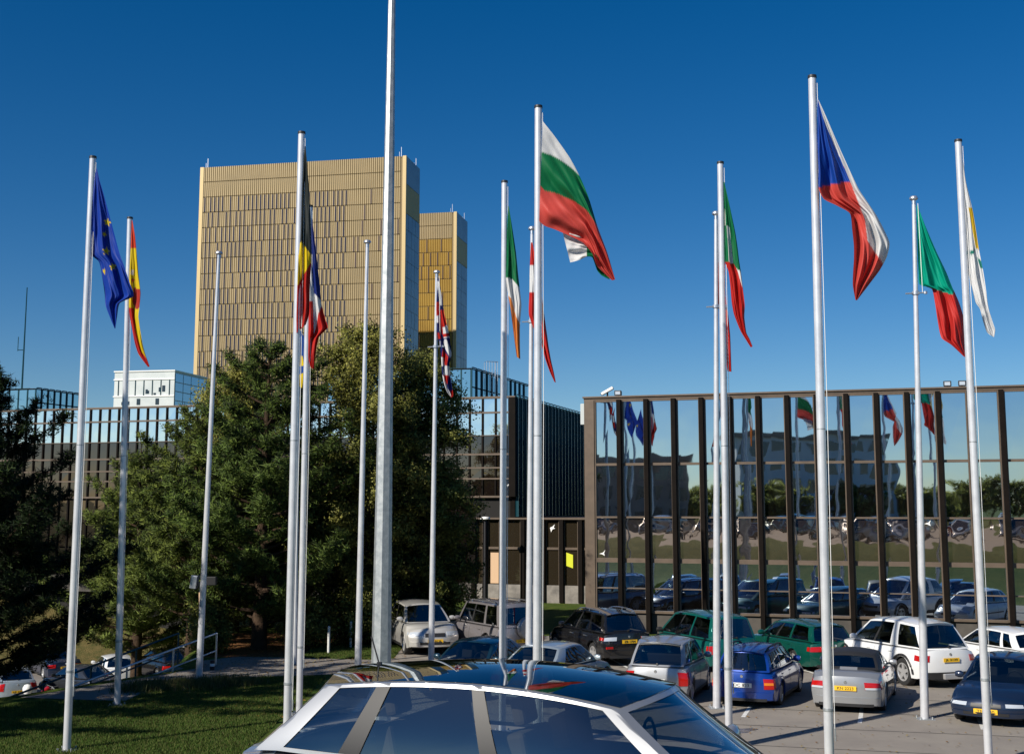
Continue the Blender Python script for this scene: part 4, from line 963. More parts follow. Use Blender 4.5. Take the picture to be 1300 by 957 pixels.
# ------------------------------------------------------------------ vehicles
def wheel(root, x, y, side, r, wd, style):
    c = (0, 0, 0); wroot = MB()
    h = wd / 2
    wroot.lathe([(r * .66, -h * .92), (r * .78, -h), (r * .95, -h * .92), (r, -h * .6), (r, h * .6), (r * .95, h * .92), (r * .78, h), (r * .66, h * .92), (r * .64, h * .4), (r * .64, -h * .4)], 'y', c, 28, close=True)
    t = wroot.build('wheel', 'tyre', root, smooth=35, loc=(x, y, r))
    mb = MB(); o = side * h
    f = lambda k: o * k
    mb.lathe([(0, f(.25)), (r * .62, f(.25))], 'y', c, 24, 1)
    mb.lathe([(r * .57, f(.80)), (r * .60, f(.95)), (r * .665, f(.95)), (r * .67, f(.3)), (r * .56, f(.3)), (r * .57, f(.80))], 'y', c, 28, 0)
    mb.lathe([(0, f(.86)), (r * .12, f(.84)), (r * .15, f(.6)), (r * .15, f(.3))], 'y', c, 14, 0)
    if style == 'cap':
        mb.lathe([(0, f(.80)), (r * .3, f(.83)), (r * .52, f(.80)), (r * .58, f(.7))], 'y', c, 24, 0)
        for k in range(9):
            a = k * 2 * math.pi / 9; m_ = Matrix.Rotation(a, 4, 'Y'); mb.box(-.012, .012, min(f(.79), f(.86)), max(f(.79), f(.86)), r * .36, r * .5, 1, mtx=m_)
    else:
        nsp = {'five': 5, 'six': 6, 'multi': 10}[style]
        for k in range(nsp):
            a = k * 2 * math.pi / nsp; m_ = Matrix.Rotation(a, 4, 'Y'); i = len(mb.v); w0 = r * (.16 if nsp < 8 else .055); w1 = r * (.10 if nsp < 8 else .04)
            pts = [(-w0, f(.82), r * .1), (w0, f(.82), r * .1), (w1, f(.90), r * .6), (-w1, f(.90), r * .6), (-w0, f(.5), r * .1), (w0, f(.5), r * .1), (w1, f(.5), r * .6), (-w1, f(.5), r * .6)]
            mb.v += [tuple(m_ @ Vector(p)) for p in pts]
            for q in ((0, 1, 2, 3), (4, 7, 6, 5), (0, 4, 5, 1), (1, 5, 6, 2), (2, 6, 7, 3), (3, 7, 4, 0)): mb.face([i + j for j in q])
    mb.build('rim', ['rim_metal', 'black_plastic'], t, smooth=30)
    return t

def car(name, label, cat, pos, az, S, pm, group='cars standing in the office parking lot'):
    """S: dict of measures in metres, nose along local +x"""
    L, Wd, H = S['L'], S['W'], S['H']; r = S.get('r', .31); zb = S.get('zb', .2); xf, xr = S['axles']; top = S['top']
    rt = empty(name, pos, R(90) - az, label, cat, group)
    hw = Wd / 2; arch = r + .065
    nose, tail = S.get('nose', .16) + .06, S.get('tail', .15)
    def bp(u, v, w_):
        av = abs(v)
        zt = pls(top, u * L / 2)
        e = sstep(.62, 1.0, abs(u))
        if u > 0: sh = nose * av ** 3.2 + S.get('nslope', .10) * max(0, w_ - .45) ** 2 * 3 + .06 * max(0, .35 - w_)
        else: sh = tail * av ** 3.5 + S.get('tslope', .05) * max(0, w_ - .5) ** 2 * 3 + .05 * max(0, .3 - w_)
        x = u * L / 2 - math.copysign(e * sh, u)
        wk = 1 - .045 * max(0, 1 - w_ / .45) - .085 * max(0, (w_ - .55) / .45) ** 1.5 - .05 * sstep(.8, 1, abs(u)) - (.012 if u > 0 else 0) * sstep(.3, 1, abs(u))
        y = v * hw * wk
        z = zb + (zt - zb) * w_ - .06 * av ** 4 * w_ ** 5
        z += .05 * sstep(.9, 1, abs(u)) * (1 - w_) * (1 if u > 0 else .6)
        return Vector((x, y, z))
    us = [-1 + 2 * k / 60 for k in range(61)]
    for xw in (xf, xr):
        for k in range(13):
            us.append((xw + arch * math.cos(math.pi * k / 12) * 1.0) / (L / 2))
    us = sorted(set(round(u, 4) for u in us)); vs = [-1, -.97, -.9, -.75, -.5, -.25, 0, .25, .5, .75, .9, .97, 1]
    ws = [0, .08, .2, .32, .44, .55, .66, .78, .88, .95, 1]
    def side(v):
        def fn(u, w_):
            x = u * L / 2; p = bp(u, v, w_)
            for xw in (xf, xr):
                dx = abs(x - xw)
                if dx < arch:
                    za = r + math.sqrt(max(0, arch * arch - dx * dx)); zt = pls(top, x); z0 = max(zb, za)
                    wa = (z0 - zb) / (zt - zb); w2 = wa + (1 - wa) * w_; p = bp(u, v, w2)
                    if w_ < .01: p.y += (0.012 if v > 0 else -.012)
            return p
        return fn
    mb = MB()
    for v in (-1, 1):
        mb.grid(side(v), us, ws)
    mb.grid(lambda u, v: bp(u, v, 1), us, vs, cls=lambda u, v: 1 if (S['gh'][3] + .10 < u * L / 2 < S['gh'][0] - .10 and abs(v) < .85) else 0)
    mb.grid(lambda v, w_: bp(1, v, w_), vs, ws); mb.grid(lambda v, w_: bp(-1, v, w_), vs, ws)
    for v in (-1, 1):                                           # arch lip turned inwards
        fn = side(v)
        mb.grid(lambda u, k: fn(u, 0) - Vector((0, v * .10 * k, 0)), us, [0, 1])
    # greenhouse
    xA, xRf, xRr, xD = S['gh']; crown = S.get('crown', .07); arc = S.get('arc', .075)
    yb_, yr_ = hw * .90, hw * S.get('tumble', .71)
    zl = lambda x: pls(top, x) - .012
    def zroof(x):
        q = (x - (xRf + xRr) / 2) / ((xRf - xRr) / 2); return H - crown - arc * q * q * (1.0 if q > 0 else .75)
    def cn(t, h):                                               # side curve: t 0 at windshield, 1 at rear window
        xb = lerp(xA - .04, xD + .04, t); xr_ = lerp(xRf, xRr, t); hx = h
        x = lerp(xb, xr_, hx + (.10 * h * (1 - h)) * (1 if abs(t - .5) > .49 else 1)); z0 = zl(lerp(xA, xD, t)); z1 = zroof(xr_)
        tp = 1 - .10 * (abs(t - .45) / .55) ** 3
        y = lerp(yb_, yr_, h ** 1.45) * tp; z = lerp(z0, z1, h)
        return x, y, z
    wins = S['win']; tk = sorted(set([0, .015, 1, .985] + [a for w_ in wins for a in w_[:2]] + [k / 16 for k in range(17)]))
    htop = S.get('htop', .92); hk = [0, .06, .2, .35, .5, .65, .8, htop, 1]
    glass_side = {}
    def pillar_cls(t, h):
        if is_win(t, h) is not None: return None
        return 1 if (wins[0][1] < t < wins[1][0] or (S.get('darkp') and wins[0][0] < t < wins[-1][1])) and .06 < h < htop else 0
    def is_win(t, h):
        for i, w_ in enumerate(wins):
            if w_[0] < t < w_[1] and .06 < h < htop: return i
        return None
    for sg in (1, -1):
        f = lambda t, h: (lambda q: Vector((q[0], sg * q[1], q[2])))(cn(t, h))
        mb.grid(f, tk, hk, cls=pillar_cls)
        for i, w_ in enumerate(wins):
            g_ = MB(); tt = [w_[0] + (w_[1] - w_[0]) * k / 5 for k in range(6)]; hh = [.06 + (htop - .06) * k / 5 for k in range(6)]
            g_.grid(lambda t, h: f(t, h) - Vector((0, sg * .008, 0)), tt, hh)
            glass_side[(sg, i)] = g_
    def endsurf(t):
        bow = S.get('bow', .13) * (1 if t == 0 else -.9)
        def f(s, h):
            x, y, z = cn(t, h); return Vector((x + bow * (1 - s * s), y * s, z + crown * (1 - s * s) * h))
        return f
    sk = [-1, -.90, -.6, -.3, 0, .3, .6, .90, 1]; whk = [0, .03, .2, .4, .6, .8, .95, 1]
    rw = S.get('rearwin', (.12, .88)); rhk = sorted(set([0, rw[0], .3, .5, .7, rw[1], 1]))
    gl = {}
    fw = endsurf(0); mb.grid(fw, sk, whk, cls=lambda s, h: None if abs(s) < .90 and .03 < h < .95 else 0)
    g_ = MB(); g_.grid(lambda s, h: fw(s, h) - Vector((.008, 0, 0)), [-.9, -.6, -.3, 0, .3, .6, .9], [.03, .2, .4, .6, .8, .95]); gl['windshield'] = g_
    fr_ = endsurf(1); mb.grid(fr_, sk, rhk, cls=lambda s, h: None if abs(s) < .90 and rw[0] < h < rw[1] else 0)
    g_ = MB(); g_.grid(lambda s, h: fr_(s, h) + Vector((.008, 0, 0)), [-.9, -.6, -.3, 0, .3, .6, .9], [rw[0] + (rw[1] - rw[0]) * k / 5 for k in range(6)]); gl['rear_window'] = g_
    bowf, bowr = S.get('bow', .13), -S.get('bow', .13) * .9
    def roof(t, s):
        x, y, z = cn(t, 1); dx = bowf * (1 - t) ** 6 + bowr * t ** 6
        return Vector((x + dx * (1 - s * s), y * s, z + crown * (1 - s * s)))
    rk = sorted(set([k / 16 for k in range(17)])); rs = [-1, -.93, -.85, -.6, -.3, 0, .3, .6, .85, .93, 1]
    if S.get('softtop'):
        sm = MB()
        # re-route greenhouse faces built above: everything above the belt is cloth
        pass
    pano = S.get('pano')
    if pano:
        mb.grid(roof, rk, rs, cls=lambda t, s: None if abs(s) < .93 and .03 < t < .97 else 0)
        g_ = MB(); g_.grid(lambda t, s: roof(t, s) + Vector((0, 0, .004)), [.0625 * k for k in range(1, 16)] if False else rk, [-.94, -.6, -.3, 0, .3, .6, .94]); gl['glass_roof'] = g_
    else:
        mb.grid(roof, rk, rs)
    body = mb.build('body', [pm, 'black_plastic'], rt, smooth=32, weld=True)
    if S.get('softtop'):                                        # the cloth hood is its own part
        bm = bmesh.new(); bm.from_mesh(body.data); me2 = body.data.copy()
        isr = lambda f: f.calc_center_median().z > pls(top, f.calc_center_median().x) + .0 and xD - .02 < f.calc_center_median().x < xA - .25
        bmesh.ops.delete(bm, geom=[f for f in bm.faces if isr(f)], context='FACES'); bm.to_mesh(body.data); bm.free()
        bm = bmesh.new(); bm.from_mesh(me2); bmesh.ops.delete(bm, geom=[f for f in bm.faces if not isr(f)], context='FACES'); bm.to_mesh(me2); bm.free()
        me2.materials.clear(); me2.materials.append(M['black_plastic']); o = bpy.data.objects.new('soft_top', me2); COL.objects.link(o); o.parent = rt
    for k_, g_ in gl.items(): g_.build(k_, 'roof_glass' if k_ == 'glass_roof' else 'car_glass', rt, smooth=60, weld=True)
    for (sg, i), g_ in glass_side.items(): g_.build('side_window', 'car_glass', rt, smooth=60)
    zbel = pl(top, 0.0)
    def seat(x, y, wd, nm='seat'):
        mb = MB(); hh = (H - zbel) * .52
        i = Matrix.Translation((x, y, zbel - .15)) @ Matrix.Rotation(R(-12), 4, 'Y')
        mb.box(-.07, .07, -wd / 2, wd / 2, 0, .15 + hh * .75, mtx=i)
        for yy in ([0] if wd < .6 else [-.36, .36]): mb.box(-.045, .045, yy - .13, yy + .13, .17 + hh * .78, .20 + hh * 1.3, mtx=i)
        mb.build(nm, S.get('trim', 'upholstery'), rt, bevel=.03)
    seat(.10, hw * .42, .50); seat(.10, -hw * .42, .50)
    if not S.get('softtop'): seat(-.85, 0, hw * 1.45, 'rear_bench')
    mb = MB(); mb.lathe([(.17, -.012), (.19, 0), (.17, .012), (.155, 0)], 'x', (.62, hw * .42, zbel + .02), 16, close=True); mb.build('steering_wheel', 'black_plastic', rt)
    mb = MB(); mb.box(-L / 2 + .25, L / 2 - .3, -hw * .80, hw * .80, zb + .0, min(z for _, z in top) - .12)
    mb.box(-L / 2 + .12, L / 2 - .18, -hw * .9, hw * .9, zb + .02, zb + .12) if False else None
    mb.build('underbody', 'black_plastic', rt)
    st = S.get('rim', 'five'); tw = S.get('tw', .2)
    for x in (xf, xr):
        for sg in (1, -1): wheel(rt, x, sg * (hw - tw / 2 - .025), sg, r, tw, st)
    # surface patches
    def nrm(fn, a, b):
        e = .01; d1 = fn(a + e, b) - fn(a - e, b); d2 = fn(a, b + e) - fn(a, b - e); n_ = d1.cross(d2)
        return n_.normalized() if n_.length > 1e-9 else Vector((0, 0, 1))
    def patch(fn, a0, a1, b0, b1, off, nm, m_, outward, na=6, nb=5, parent=None, mbx=None, shear=0):
        g_ = mbx or MB()
        for lay, of in ((0, off), (1, -.012)):
            pass
        def f2(a, b, of):
            bb_ = b + shear * (a - a0) / (a1 - a0); p_ = fn(a, bb_); n_ = nrm(fn, a, bb_)
            if n_.dot(outward) < 0: n_ = -n_
            return p_ + n_ * of
        A_ = [a0 + (a1 - a0) * k / na for k in range(na + 1)]; B_ = [b0 + (b1 - b0) * k / nb for k in range(nb + 1)]
        g_.grid(lambda a, b: f2(a, b, off), A_, B_)
        for a in (a0, a1): g_.grid(lambda k, b: f2(a, b, off - k * (off + .012)), [0, 1], B_)
        for b in (b0, b1): g_.grid(lambda a, k: f2(a, b, off - k * (off + .012)), A_, [0, 1])
        if mbx is None: return g_.build(nm, m_, parent or rt, smooth=35, weld=True)
    rear = lambda v, w_: bp(-1, v, w_); front = lambda v, w_: bp(1, v, w_)
    sideL = lambda u, w_: bp(u, 1, w_); sideR = lambda u, w_: bp(u, -1, w_)
    BX, FX = Vector((-1, 0, 0)), Vector((1, 0, 0)); LY, RY = Vector((0, 1, 0)), Vector((0, -1, 0))
    low = S.get('clad', pm)
    # bumpers and sills
    patch(rear, -.96, .96, .04, S.get('bump_h', .30), .035, 'bumper', S.get('bumper', pm), BX, 14, 4)
    patch(front, -.96, .96, .04, .30, .035, 'bumper', S.get('bumper', pm), FX, 14, 4)
    patch(rear, -.8, .8, -.02, .085, .04, 'bumper_trim', 'black_plastic', BX, 10, 2)
    for sf, sd_ in ((sideL, LY), (sideR, RY)):
        ua = (xf - arch - .04) / (L / 2); ub = (xr + arch + .04) / (L / 2)
        patch(sf, ub, ua, -.01, .10 if low == pm else .17, .012, 'sill', 'black_plastic' if low == pm else low, sd_, 10, 2)
        # door gaps, handles
        g_ = MB(); gk = 0
        for du in S['gaps']:
            g_ = MB(); patch(sf, du / (L / 2) - .0018, du / (L / 2) + .0018, .12, .985, .002, '', '', sd_, 1, 12, mbx=g_); g_.build('door_gap', 'ink', rt)
        for hx in S['handles']:
            patch(sf, (hx - .09) / (L / 2), (hx + .09) / (L / 2), .80, .835, .03, 'door_handle', S.get('handle', pm), sd_, 3, 2)
        if S.get('strip'): patch(sf, ub + .02, ua - .02, .43, .49, .014, 'side_moulding', S['strip'], sd_, 10, 2)
        if low != pm:
            for xw in (xf, xr):                                  # dark arch lips
                g_ = MB(); sgn = sd_.y
                pts = []
                for k in range(15):
                    a = math.pi * k / 14; x = xw + (arch + .03) * math.cos(a); z = r + (arch + .03) * math.sin(a); zt = pls(top, x); p_ = bp(x / (L / 2), sgn, max(0, (z - zb) / (zt - zb))); pts.append((x, p_.y + sgn * .0, z))
                g_.tube(pts, .038, 6); g_.build('arch_trim', low, rt, smooth=60)
    # lamps
    tl = S['tail_lamp']                                          # (v0, v1, w0, w1, wrap)
    for sg in (1, -1):
        a, b = sorted((sg * tl[0], sg * tl[1]))
        o = patch(rear, a, b, tl[2], tl[3], .012, 'tail_lamp', 'lamp_red', BX, 6, 6)
        if tl[4]: patch(sideL if sg > 0 else sideR, -.995, -.995 + tl[4], tl[2] + .02, tl[3] - .01, .010, 'lamp_side', 'lamp_red', LY if sg > 0 else RY, 5, 4, parent=o)
        if S.get('tl_clear'):
            c0, c1 = S['tl_clear']; patch(rear, a + .01, b - .01, lerp(tl[2], tl[3], c0), lerp(tl[2], tl[3], c1), .018, 'reversing_lens', S.get('tl_mat', 'lamp_clear'), BX, 4, 3, parent=o)
        hl = S.get('head_lamp', (.52, .95, .60, .80)); a, b = sorted((sg * hl[0], sg * hl[1]))
        o = patch(front, a, b, hl[2], hl[3], .010, 'headlight', 'lamp_clear', FX, 6, 4)
        patch(sideL if sg > 0 else sideR, .93, .99, hl[2] + .02, hl[3] - .02, .010, 'lamp_side', 'lamp_clear', LY if sg > 0 else RY, 4, 3, parent=o)
    patch(front, -.40, .40, .56, .76, .012, 'grille', 'black_plastic', FX, 6, 4)
    patch(front, -.6, .6, .14, .30, .045, 'air_intake', 'black_plastic', FX, 6, 3)
    # plates
    def plate(fn, w_, txt, m_, sgn, wz=.11, ww=.52):
        p_ = fn(0, w_); x = p_.x + sgn * (.012 + .035 * (1 if w_ < .32 else 0) + S.get('plate_off', .012)); z = p_.z
        g_ = MB(); g_.box(min(x, x + sgn * .01), max(x, x + sgn * .01), -ww / 2, ww / 2, z - wz / 2, z + wz / 2); pt = g_.build('number_plate', m_, rt)
        if m_ == 'plate_white':
            g_ = MB(); x2 = x + sgn * .011; g_.box(min(x2, x2 + sgn * .002), max(x2, x2 + sgn * .002), *( (ww / 2 - .05, ww / 2) if sgn < 0 else (-ww / 2, -ww / 2 + .05)), z - wz / 2, z + wz / 2); g_.build('blue_band', 'plate_blue', pt)
        rot = Matrix(((0, 0, sgn), (sgn, 0, 0), (0, 1, 0))).to_4x4()
        text_mesh(txt, wz * .62, 'plate_number', 'ink', pt, Matrix.Translation((x + sgn * .012, 0, z)) @ rot, width=ww * .74)
    if S.get('plate'): plate(rear, S.get('plate_w', .6), S['plate'], S.get('plate_m', 'plate_yellow'), -1)
    if S.get('fplate'): plate(front, .34, S['fplate'], S.get('plate_m', 'plate_yellow'), 1)
    # mirrors
    for sg in (1, -1):
        x, y, z = cn(.07, .12); g_ = MB(); cx, cy, cz = x - .02, sg * (y + .13), z + .03
        g_.lathe([(0, -.055), (.07, -.05), (.095, -.01), (.095, .03), (.06, .06), (0, .065)], 'y', (0, 0, 0), 12)
        g_.v = [(p[0] * .62 + cx, p[1] * 1.7 + cy, p[2] * .85 + cz) for p in g_.v]
        g_.box(cx - .02, cx + .03, min(sg * y * .98, cy), max(sg * y * .98, cy), cz - .05, cz - .01)
        mr = g_.build('wing_mirror', S.get('mirror', pm), rt, smooth=50)
    if S.get('rails'):
        for sg in (1, -1):
            g_ = MB(); pts = []
            for k in range(9):
                t = lerp(.06, .94, k / 8); p_ = roof(t, .93); lift = .055 if 0 < k < 8 else .0; pts.append((p_.x, sg * p_.y, p_.z + lift + .01))
            g_.tube(pts, .022, 6); [g_.tube([(pts[k][0], pts[k][1], pts[k][2] - .06), pts[k]], .02, 6) for k in (1, 4, 7)]
            g_.build('roof_rail', S['rails'], rt, smooth=60)
    if S.get('wiper', 1):
        g_ = MB(); q = [fr_(s, rw[0] + .03) + Vector((-.02, 0, 0)) for s in (-.05, .3, .62)]; g_.tube(q, .010, 5); g_.lathe([(0, -.02), (.03, -.02), (.03, .02), (0, .02)], 'y', tuple(q[0]), 8); g_.build('rear_wiper', 'black_plastic', rt)
    if S.get('spoiler'):
        g_ = MB(); sk_ = [-.92, -.5, 0, .5, .92]; pr = [roof(1, s) for s in sk_]
        g_.grid(lambda i, k: pr[int(i)] + Vector((-.13 * k + .04, 0, .006 + (-.012 if k == 1 else 0) - (.03 if k == 2 else 0))) if k < 2 else pr[int(i)] + Vector((-.02, 0, -.04)), range(5), [0, 1, 2]); g_.build('roof_spoiler', pm, rt, smooth=50)
    if S.get('aerial'):
        g_ = MB(); p_ = roof(.92, 0) if S['aerial'] > 0 else roof(.04, 0); g_.tube([p_, p_ + Vector((-.07, 0, .2))], .006, 5); g_.tube([p_, p_ + Vector((0, 0, .02))], .02, 6); g_.build('aerial', 'black_plastic', rt)
    if S.get('badge', 1):
        g_ = MB(); p_ = rear(0, S.get('badge_w', .86)); g_.lathe([(0, -.012), (.035, -.01), (.04, 0)], 'x', (p_.x - .004, 0, p_.z), 14); g_.build('badge', 'chrome', rt)
    if S.get('seats', 1):
        pass
    return rt

SUV = dict(L=4.78, W=1.91, H=1.80, r=.38, zb=.26, axles=(1.46, -1.46), top=[(-2.39, 1.02), (-2.1, 1.08), (-1.0, 1.07), (1.1, 1.05), (1.9, 1.0), (2.39, .80)], gh=(1.28, .42, -1.72, -2.22),
           win=[(.05, .36), (.395, .655), (.70, .93)], gaps=(.98, -.12, -1.10), handles=(.15, -.88), tail_lamp=(.66, .99, .62, .88, .09), tslope=.04, nose=.22, tw=.25, rearwin=(.10, .90), plate_w=.70)
MPV = dict(L=4.63, W=1.81, H=1.73, r=.315, zb=.2, axles=(1.45, -1.39), top=[(-2.31, .98), (-2.1, 1.0), (-1.0, .99), (1.3, .93), (1.9, .84), (2.31, .66)], gh=(1.62, .62, -1.98, -2.22),
           win=[(.06, .34), (.37, .62), (.65, .95)], gaps=(1.05, .05, -1.0), handles=(.25, -.75), tail_lamp=(.72, .99, .42, .92, .05), rim='cap', rearwin=(.08, .90), plate_w=.62, nose=.2)
EST = dict(L=4.6, W=1.72, H=1.47, r=.30, zb=.18, axles=(1.42, -1.2), top=[(-2.3, .90), (-2.0, .93), (-.9, .92), (.85, .90), (1.9, .80), (2.3, .62)], gh=(1.02, .28, -1.88, -2.18),
           win=[(.06, .33), (.36, .60), (.64, .94)], gaps=(.72, -.25, -1.15), handles=(-.05, -.95), tail_lamp=(.60, .99, .62, .84, .06), rim='cap', rearwin=(.08, .88), plate_w=.74)
HAT = dict(L=4.2, W=1.74, H=1.46, r=.31, zb=.18, axles=(1.3, -1.22), top=[(-2.1, .88), (-1.9, .95), (-.8, .94), (.9, .92), (1.7, .80), (2.1, .60)], gh=(1.12, .32, -1.38, -1.86),
           win=[(.06, .42), (.47, .74), (.79, .92)], gaps=(.78, -.35, -1.02), handles=(-.12, -.95), tail_lamp=(.66, .99, .50, .84, .07), rearwin=(.14, .88), plate_w=.45, nose=.2)
ACL = dict(L=3.61, W=1.72, H=1.575, r=.29, zb=.2, axles=(1.2, -1.22), top=[(-1.8, .88), (-1.65, .99), (-.6, .97), (.95, .93), (1.5, .82), (1.8, .64)], gh=(1.32, .42, -1.18, -1.66),
           win=[(.05, .40), (.44, .72), (.76, .93)], gaps=(.85, -.18, -.95), handles=(.05, -.78), tail_lamp=(.72, .99, .36, .86, .06), rearwin=(.06, .90), plate_w=.52, plate_m='plate_white', plate='1G NKW 51', nose=.2, tumble=.76)
SED = dict(L=4.5, W=1.76, H=1.43, r=.31, zb=.18, axles=(1.36, -1.3), top=[(-2.25, .84), (-2.1, .97), (-1.5, .98), (-.7, .93), (.85, .90), (1.8, .78), (2.25, .60)], gh=(1.05, .30, -.95, -1.68),
           win=[(.05, .46), (.50, .80)], gaps=(.75, -.28, -1.0), handles=(-.05, -.95), tail_lamp=(.60, .99, .60, .84, .07), rearwin=(.06, .92), plate_w=.62, wiper=0, arc=.045, nose=.2)
CAB = dict(L=4.36, W=1.75, H=1.40, r=.32, zb=.17, axles=(1.38, -1.28), top=[(-2.18, .84), (-2.02, .98), (-1.5, .985), (-.7, .93), (.65, .90), (1.8, .76), (2.18, .58)], gh=(.85, .12, -.85, -1.42),
           win=[(.05, .50), (.56, .80)], gaps=(.55, -.75), handles=(-.5,), tail_lamp=(.55, .99, .56, .82, .08), rearwin=(.16, .80), plate_w=.60, wiper=0, softtop=1, plate='KN 2223', tl_clear=(.02, .3), badge_w=.80)
V = lambda d, **k: dict(d, **k)

def place(px, py, h, w_deg, X=0.0):
    """a car whose roof line stands at photo position px,py with height h"""
    q = G(px, py, h); return (q.x + X, q.y, 0)

LOT = 'cars standing in the office parking lot'
lexus = car('silver_suv', 'pearl silver off-road estate facing the camera beside the galvanised mast', 'car', (P(533, 800, 44.6).x, 44.6, 0), R(163),
    V(SUV, L=4.73, W=1.845, H=1.68, r=.36, gh=(1.30, .45, -1.6, -2.2), top=[(-2.36, 1.02), (-2.1, 1.08), (-1.0, 1.07), (1.1, 1.06), (1.8, 1.03), (2.2, .96), (2.36, .88)], fplate='GP 8136', rim='five', head_lamp=(.48, .97, .62, .84), nslope=.16), 'paint_pearl')
patrol = car('grey_offroader', 'taupe silver off-roader with a wheel cover on its back door and pale roof rails', 'car', (P(624, 790, 43.6).x, 43.6, 0), R(-27),
    V(SUV, L=4.7, W=1.85, H=1.82, r=.39, arc=.03, tumble=.80, rails='chrome', gh=(1.15, .55, -2.0, -2.28), rearwin=(.12, .84), plate='JG 512', plate_w=.42, tail_lamp=(.80, .98, .38, .60, .0), rim='six', badge=0), 'paint_taupe')
mb = MB(); mb.lathe([(0, -.14), (.33, -.13), (.37, -.08), (.37, .06), (0, .08)], 'x', (-2.46, -.12, 1.02), 28); mb.build('spare_wheel_cover', 'paint_grey', patrol, smooth=40)
outl = car('black_suv', 'glossy black off-road estate with chrome roof rails and yellow plate', 'car', (P(758, 790, 41.9).x, 41.9, 0), R(-22),
    V(SUV, L=4.64, W=1.80, H=1.68, r=.35, rails='chrome', handle='chrome', plate='ZB 1704', tail_lamp=(.52, .99, .70, .86, .10), tl_clear=(.0, 1.0), plate_w=.66, spoiler=1, rim='five', top=[(-2.32, 1.02), (-2.0, 1.04), (-1.0, 1.03), (1.1, 1.0), (1.9, .93), (2.32, .75)], gh=(1.25, .42, -1.75, -2.15)), 'paint_black')
for sg in (1, -1):
    mb = MB(); mb.box(-2.36, -2.30, min(sg * .58, sg * .82), max(sg * .58, sg * .82), .56, .63); mb.build('reflector', 'lamp_red', outl, bevel=.01)
sharan = car('teal_minivan', 'bright teal green minivan between the black off-roader and the darker green estate', 'car', (P(890, 790, 40.3).x, 40.3, 0), R(-18),
    V(MPV, plate=None, mirror='black_plastic', tail_lamp=(.70, .99, .46, .80, .05)), 'paint_teal')
passat = car('green_estate', 'dark green estate car with red rear light band parked before the mirror facade', 'car', (P(1010, 800, 40.4).x, 40.4, 0), R(-18),
    V(EST, plate='FR 7350', plate_w=.72, bumper='paint_green', spoiler=1), 'paint_green')
mb = MB(); p0 = Vector((-2.285, 0, .72)); mb.box(-2.315, -2.27, -.52, -.28, .66, .78); mb.box(-2.315, -2.27, .28, .52, .66, .78); mb.build('rear_reflector_band', 'lamp_red', passat, bevel=.01)
ml = car('white_suv', 'large white off-road estate with dark rear glass and five-spoke wheels', 'car', (P(1140, 800, 37.3).x, 37.3, 0), R(-18),
    V(SUV, plate='JL 2130', plate_w=.66, clad='black_plastic', bumper='black_plastic', tail_lamp=(.74, .99, .60, .84, .10), spoiler=1, bump_h=.22, rearwin=(.06, .90), win=[(.05, .35), (.38, .60), (.71, .982)]), 'paint_white_car')
mb = MB(); mb.box(-2.50, -2.40, -.30, .30, .27, .42); mb.build('skid_plate', 'rim_metal', ml, bevel=.02)
golf = car('white_hatchback', 'small white hatchback beside the large white off-roader at the picture edge', 'car', (P(1270, 812, 37.9).x, 37.9, 0), R(-14),
    V(HAT, strip='black_plastic', mirror='black_plastic', plate='CX 88 15', rim='cap'), 'paint_white_car')
dark1 = car('dark_coupe', 'dark petrol blue saloon facing the camera behind the near panoramic roof', 'car', (P(607, 825, 34.6).x, 34.6, 0), R(205),
    V(SED, H=1.42, fplate='HK 306', rim='multi'), 'paint_petrol')
sedan = car('pale_blue_saloon', 'pale silver blue saloon half hidden between the slim flagpoles and the near panoramic roof', 'car', (P(706, 825, 33.8).x, 33.8, 0), R(28),
    V(SED, H=1.44, plate='BV 4471', plate_w=.6), 'paint_iceblue')
acl = car('silver_compact_van', 'short tall silver compact car with a white plate and red upright rear lights', 'car', (P(850, 825, 34.0).x, 34.0, 0), R(19), V(ACL, spoiler=1, aerial=0), 'paint_silver')
fabia = car('blue_estate', 'bright blue estate car with black roof rails parked behind the close pair of flagpoles', 'car', (P(965, 830, 33.6).x, 33.6, 0), R(24),
    V(EST, L=4.23, W=1.65, H=1.45, axles=(1.25, -1.2), top=[(-2.11, .86), (-1.9, .93), (-.9, .92), (.85, .90), (1.7, .78), (2.11, .60)], gh=(1.0, .3, -1.70, -1.98), gaps=(.7, -.2, -1.05), tail_lamp=(.70, .99, .42, .80, .06),
      rails='black_plastic', plate='DC 833', plate_m='plate_white', plate_w=.55, tl_clear=(.38, .62), tl_mat='lamp_orange', spoiler=1, rim='multi'), 'paint_blue')
bmw = car('silver_convertible', 'silver grey convertible with a black cloth roof and yellow plate', 'car', (P(1086, 838, 32.9).x, 32.9, 0), R(22), V(CAB, rim='multi'), 'paint_grey')
navy = car('navy_saloon', 'dark navy saloon facing the camera in the bottom right corner', 'car', (P(1274, 850, 30.9).x, 30.9, 0), R(212), V(SED, H=1.43, fplate='TM 690', rim='five'), 'paint_navy')
near = car('silver_panorama_car', 'silver car with a wide dark glass roof, closest to the camera', 'car', (P(655, 835, 9.1).x + .2, 8.75, 2.412), R(113),
    V(HAT, L=4.3, H=1.49, W=1.78, pano=1, arc=.10, crown=.055, htop=.955, darkp=1, aerial=1, trim='upholstery_tan', gh=(1.45, .72, -1.38, -1.92), tumble=.76, bow=.16, win=[(.05, .42), (.46, .74), (.79, .93)]), 'paint_silver', group='cars on the upper road')

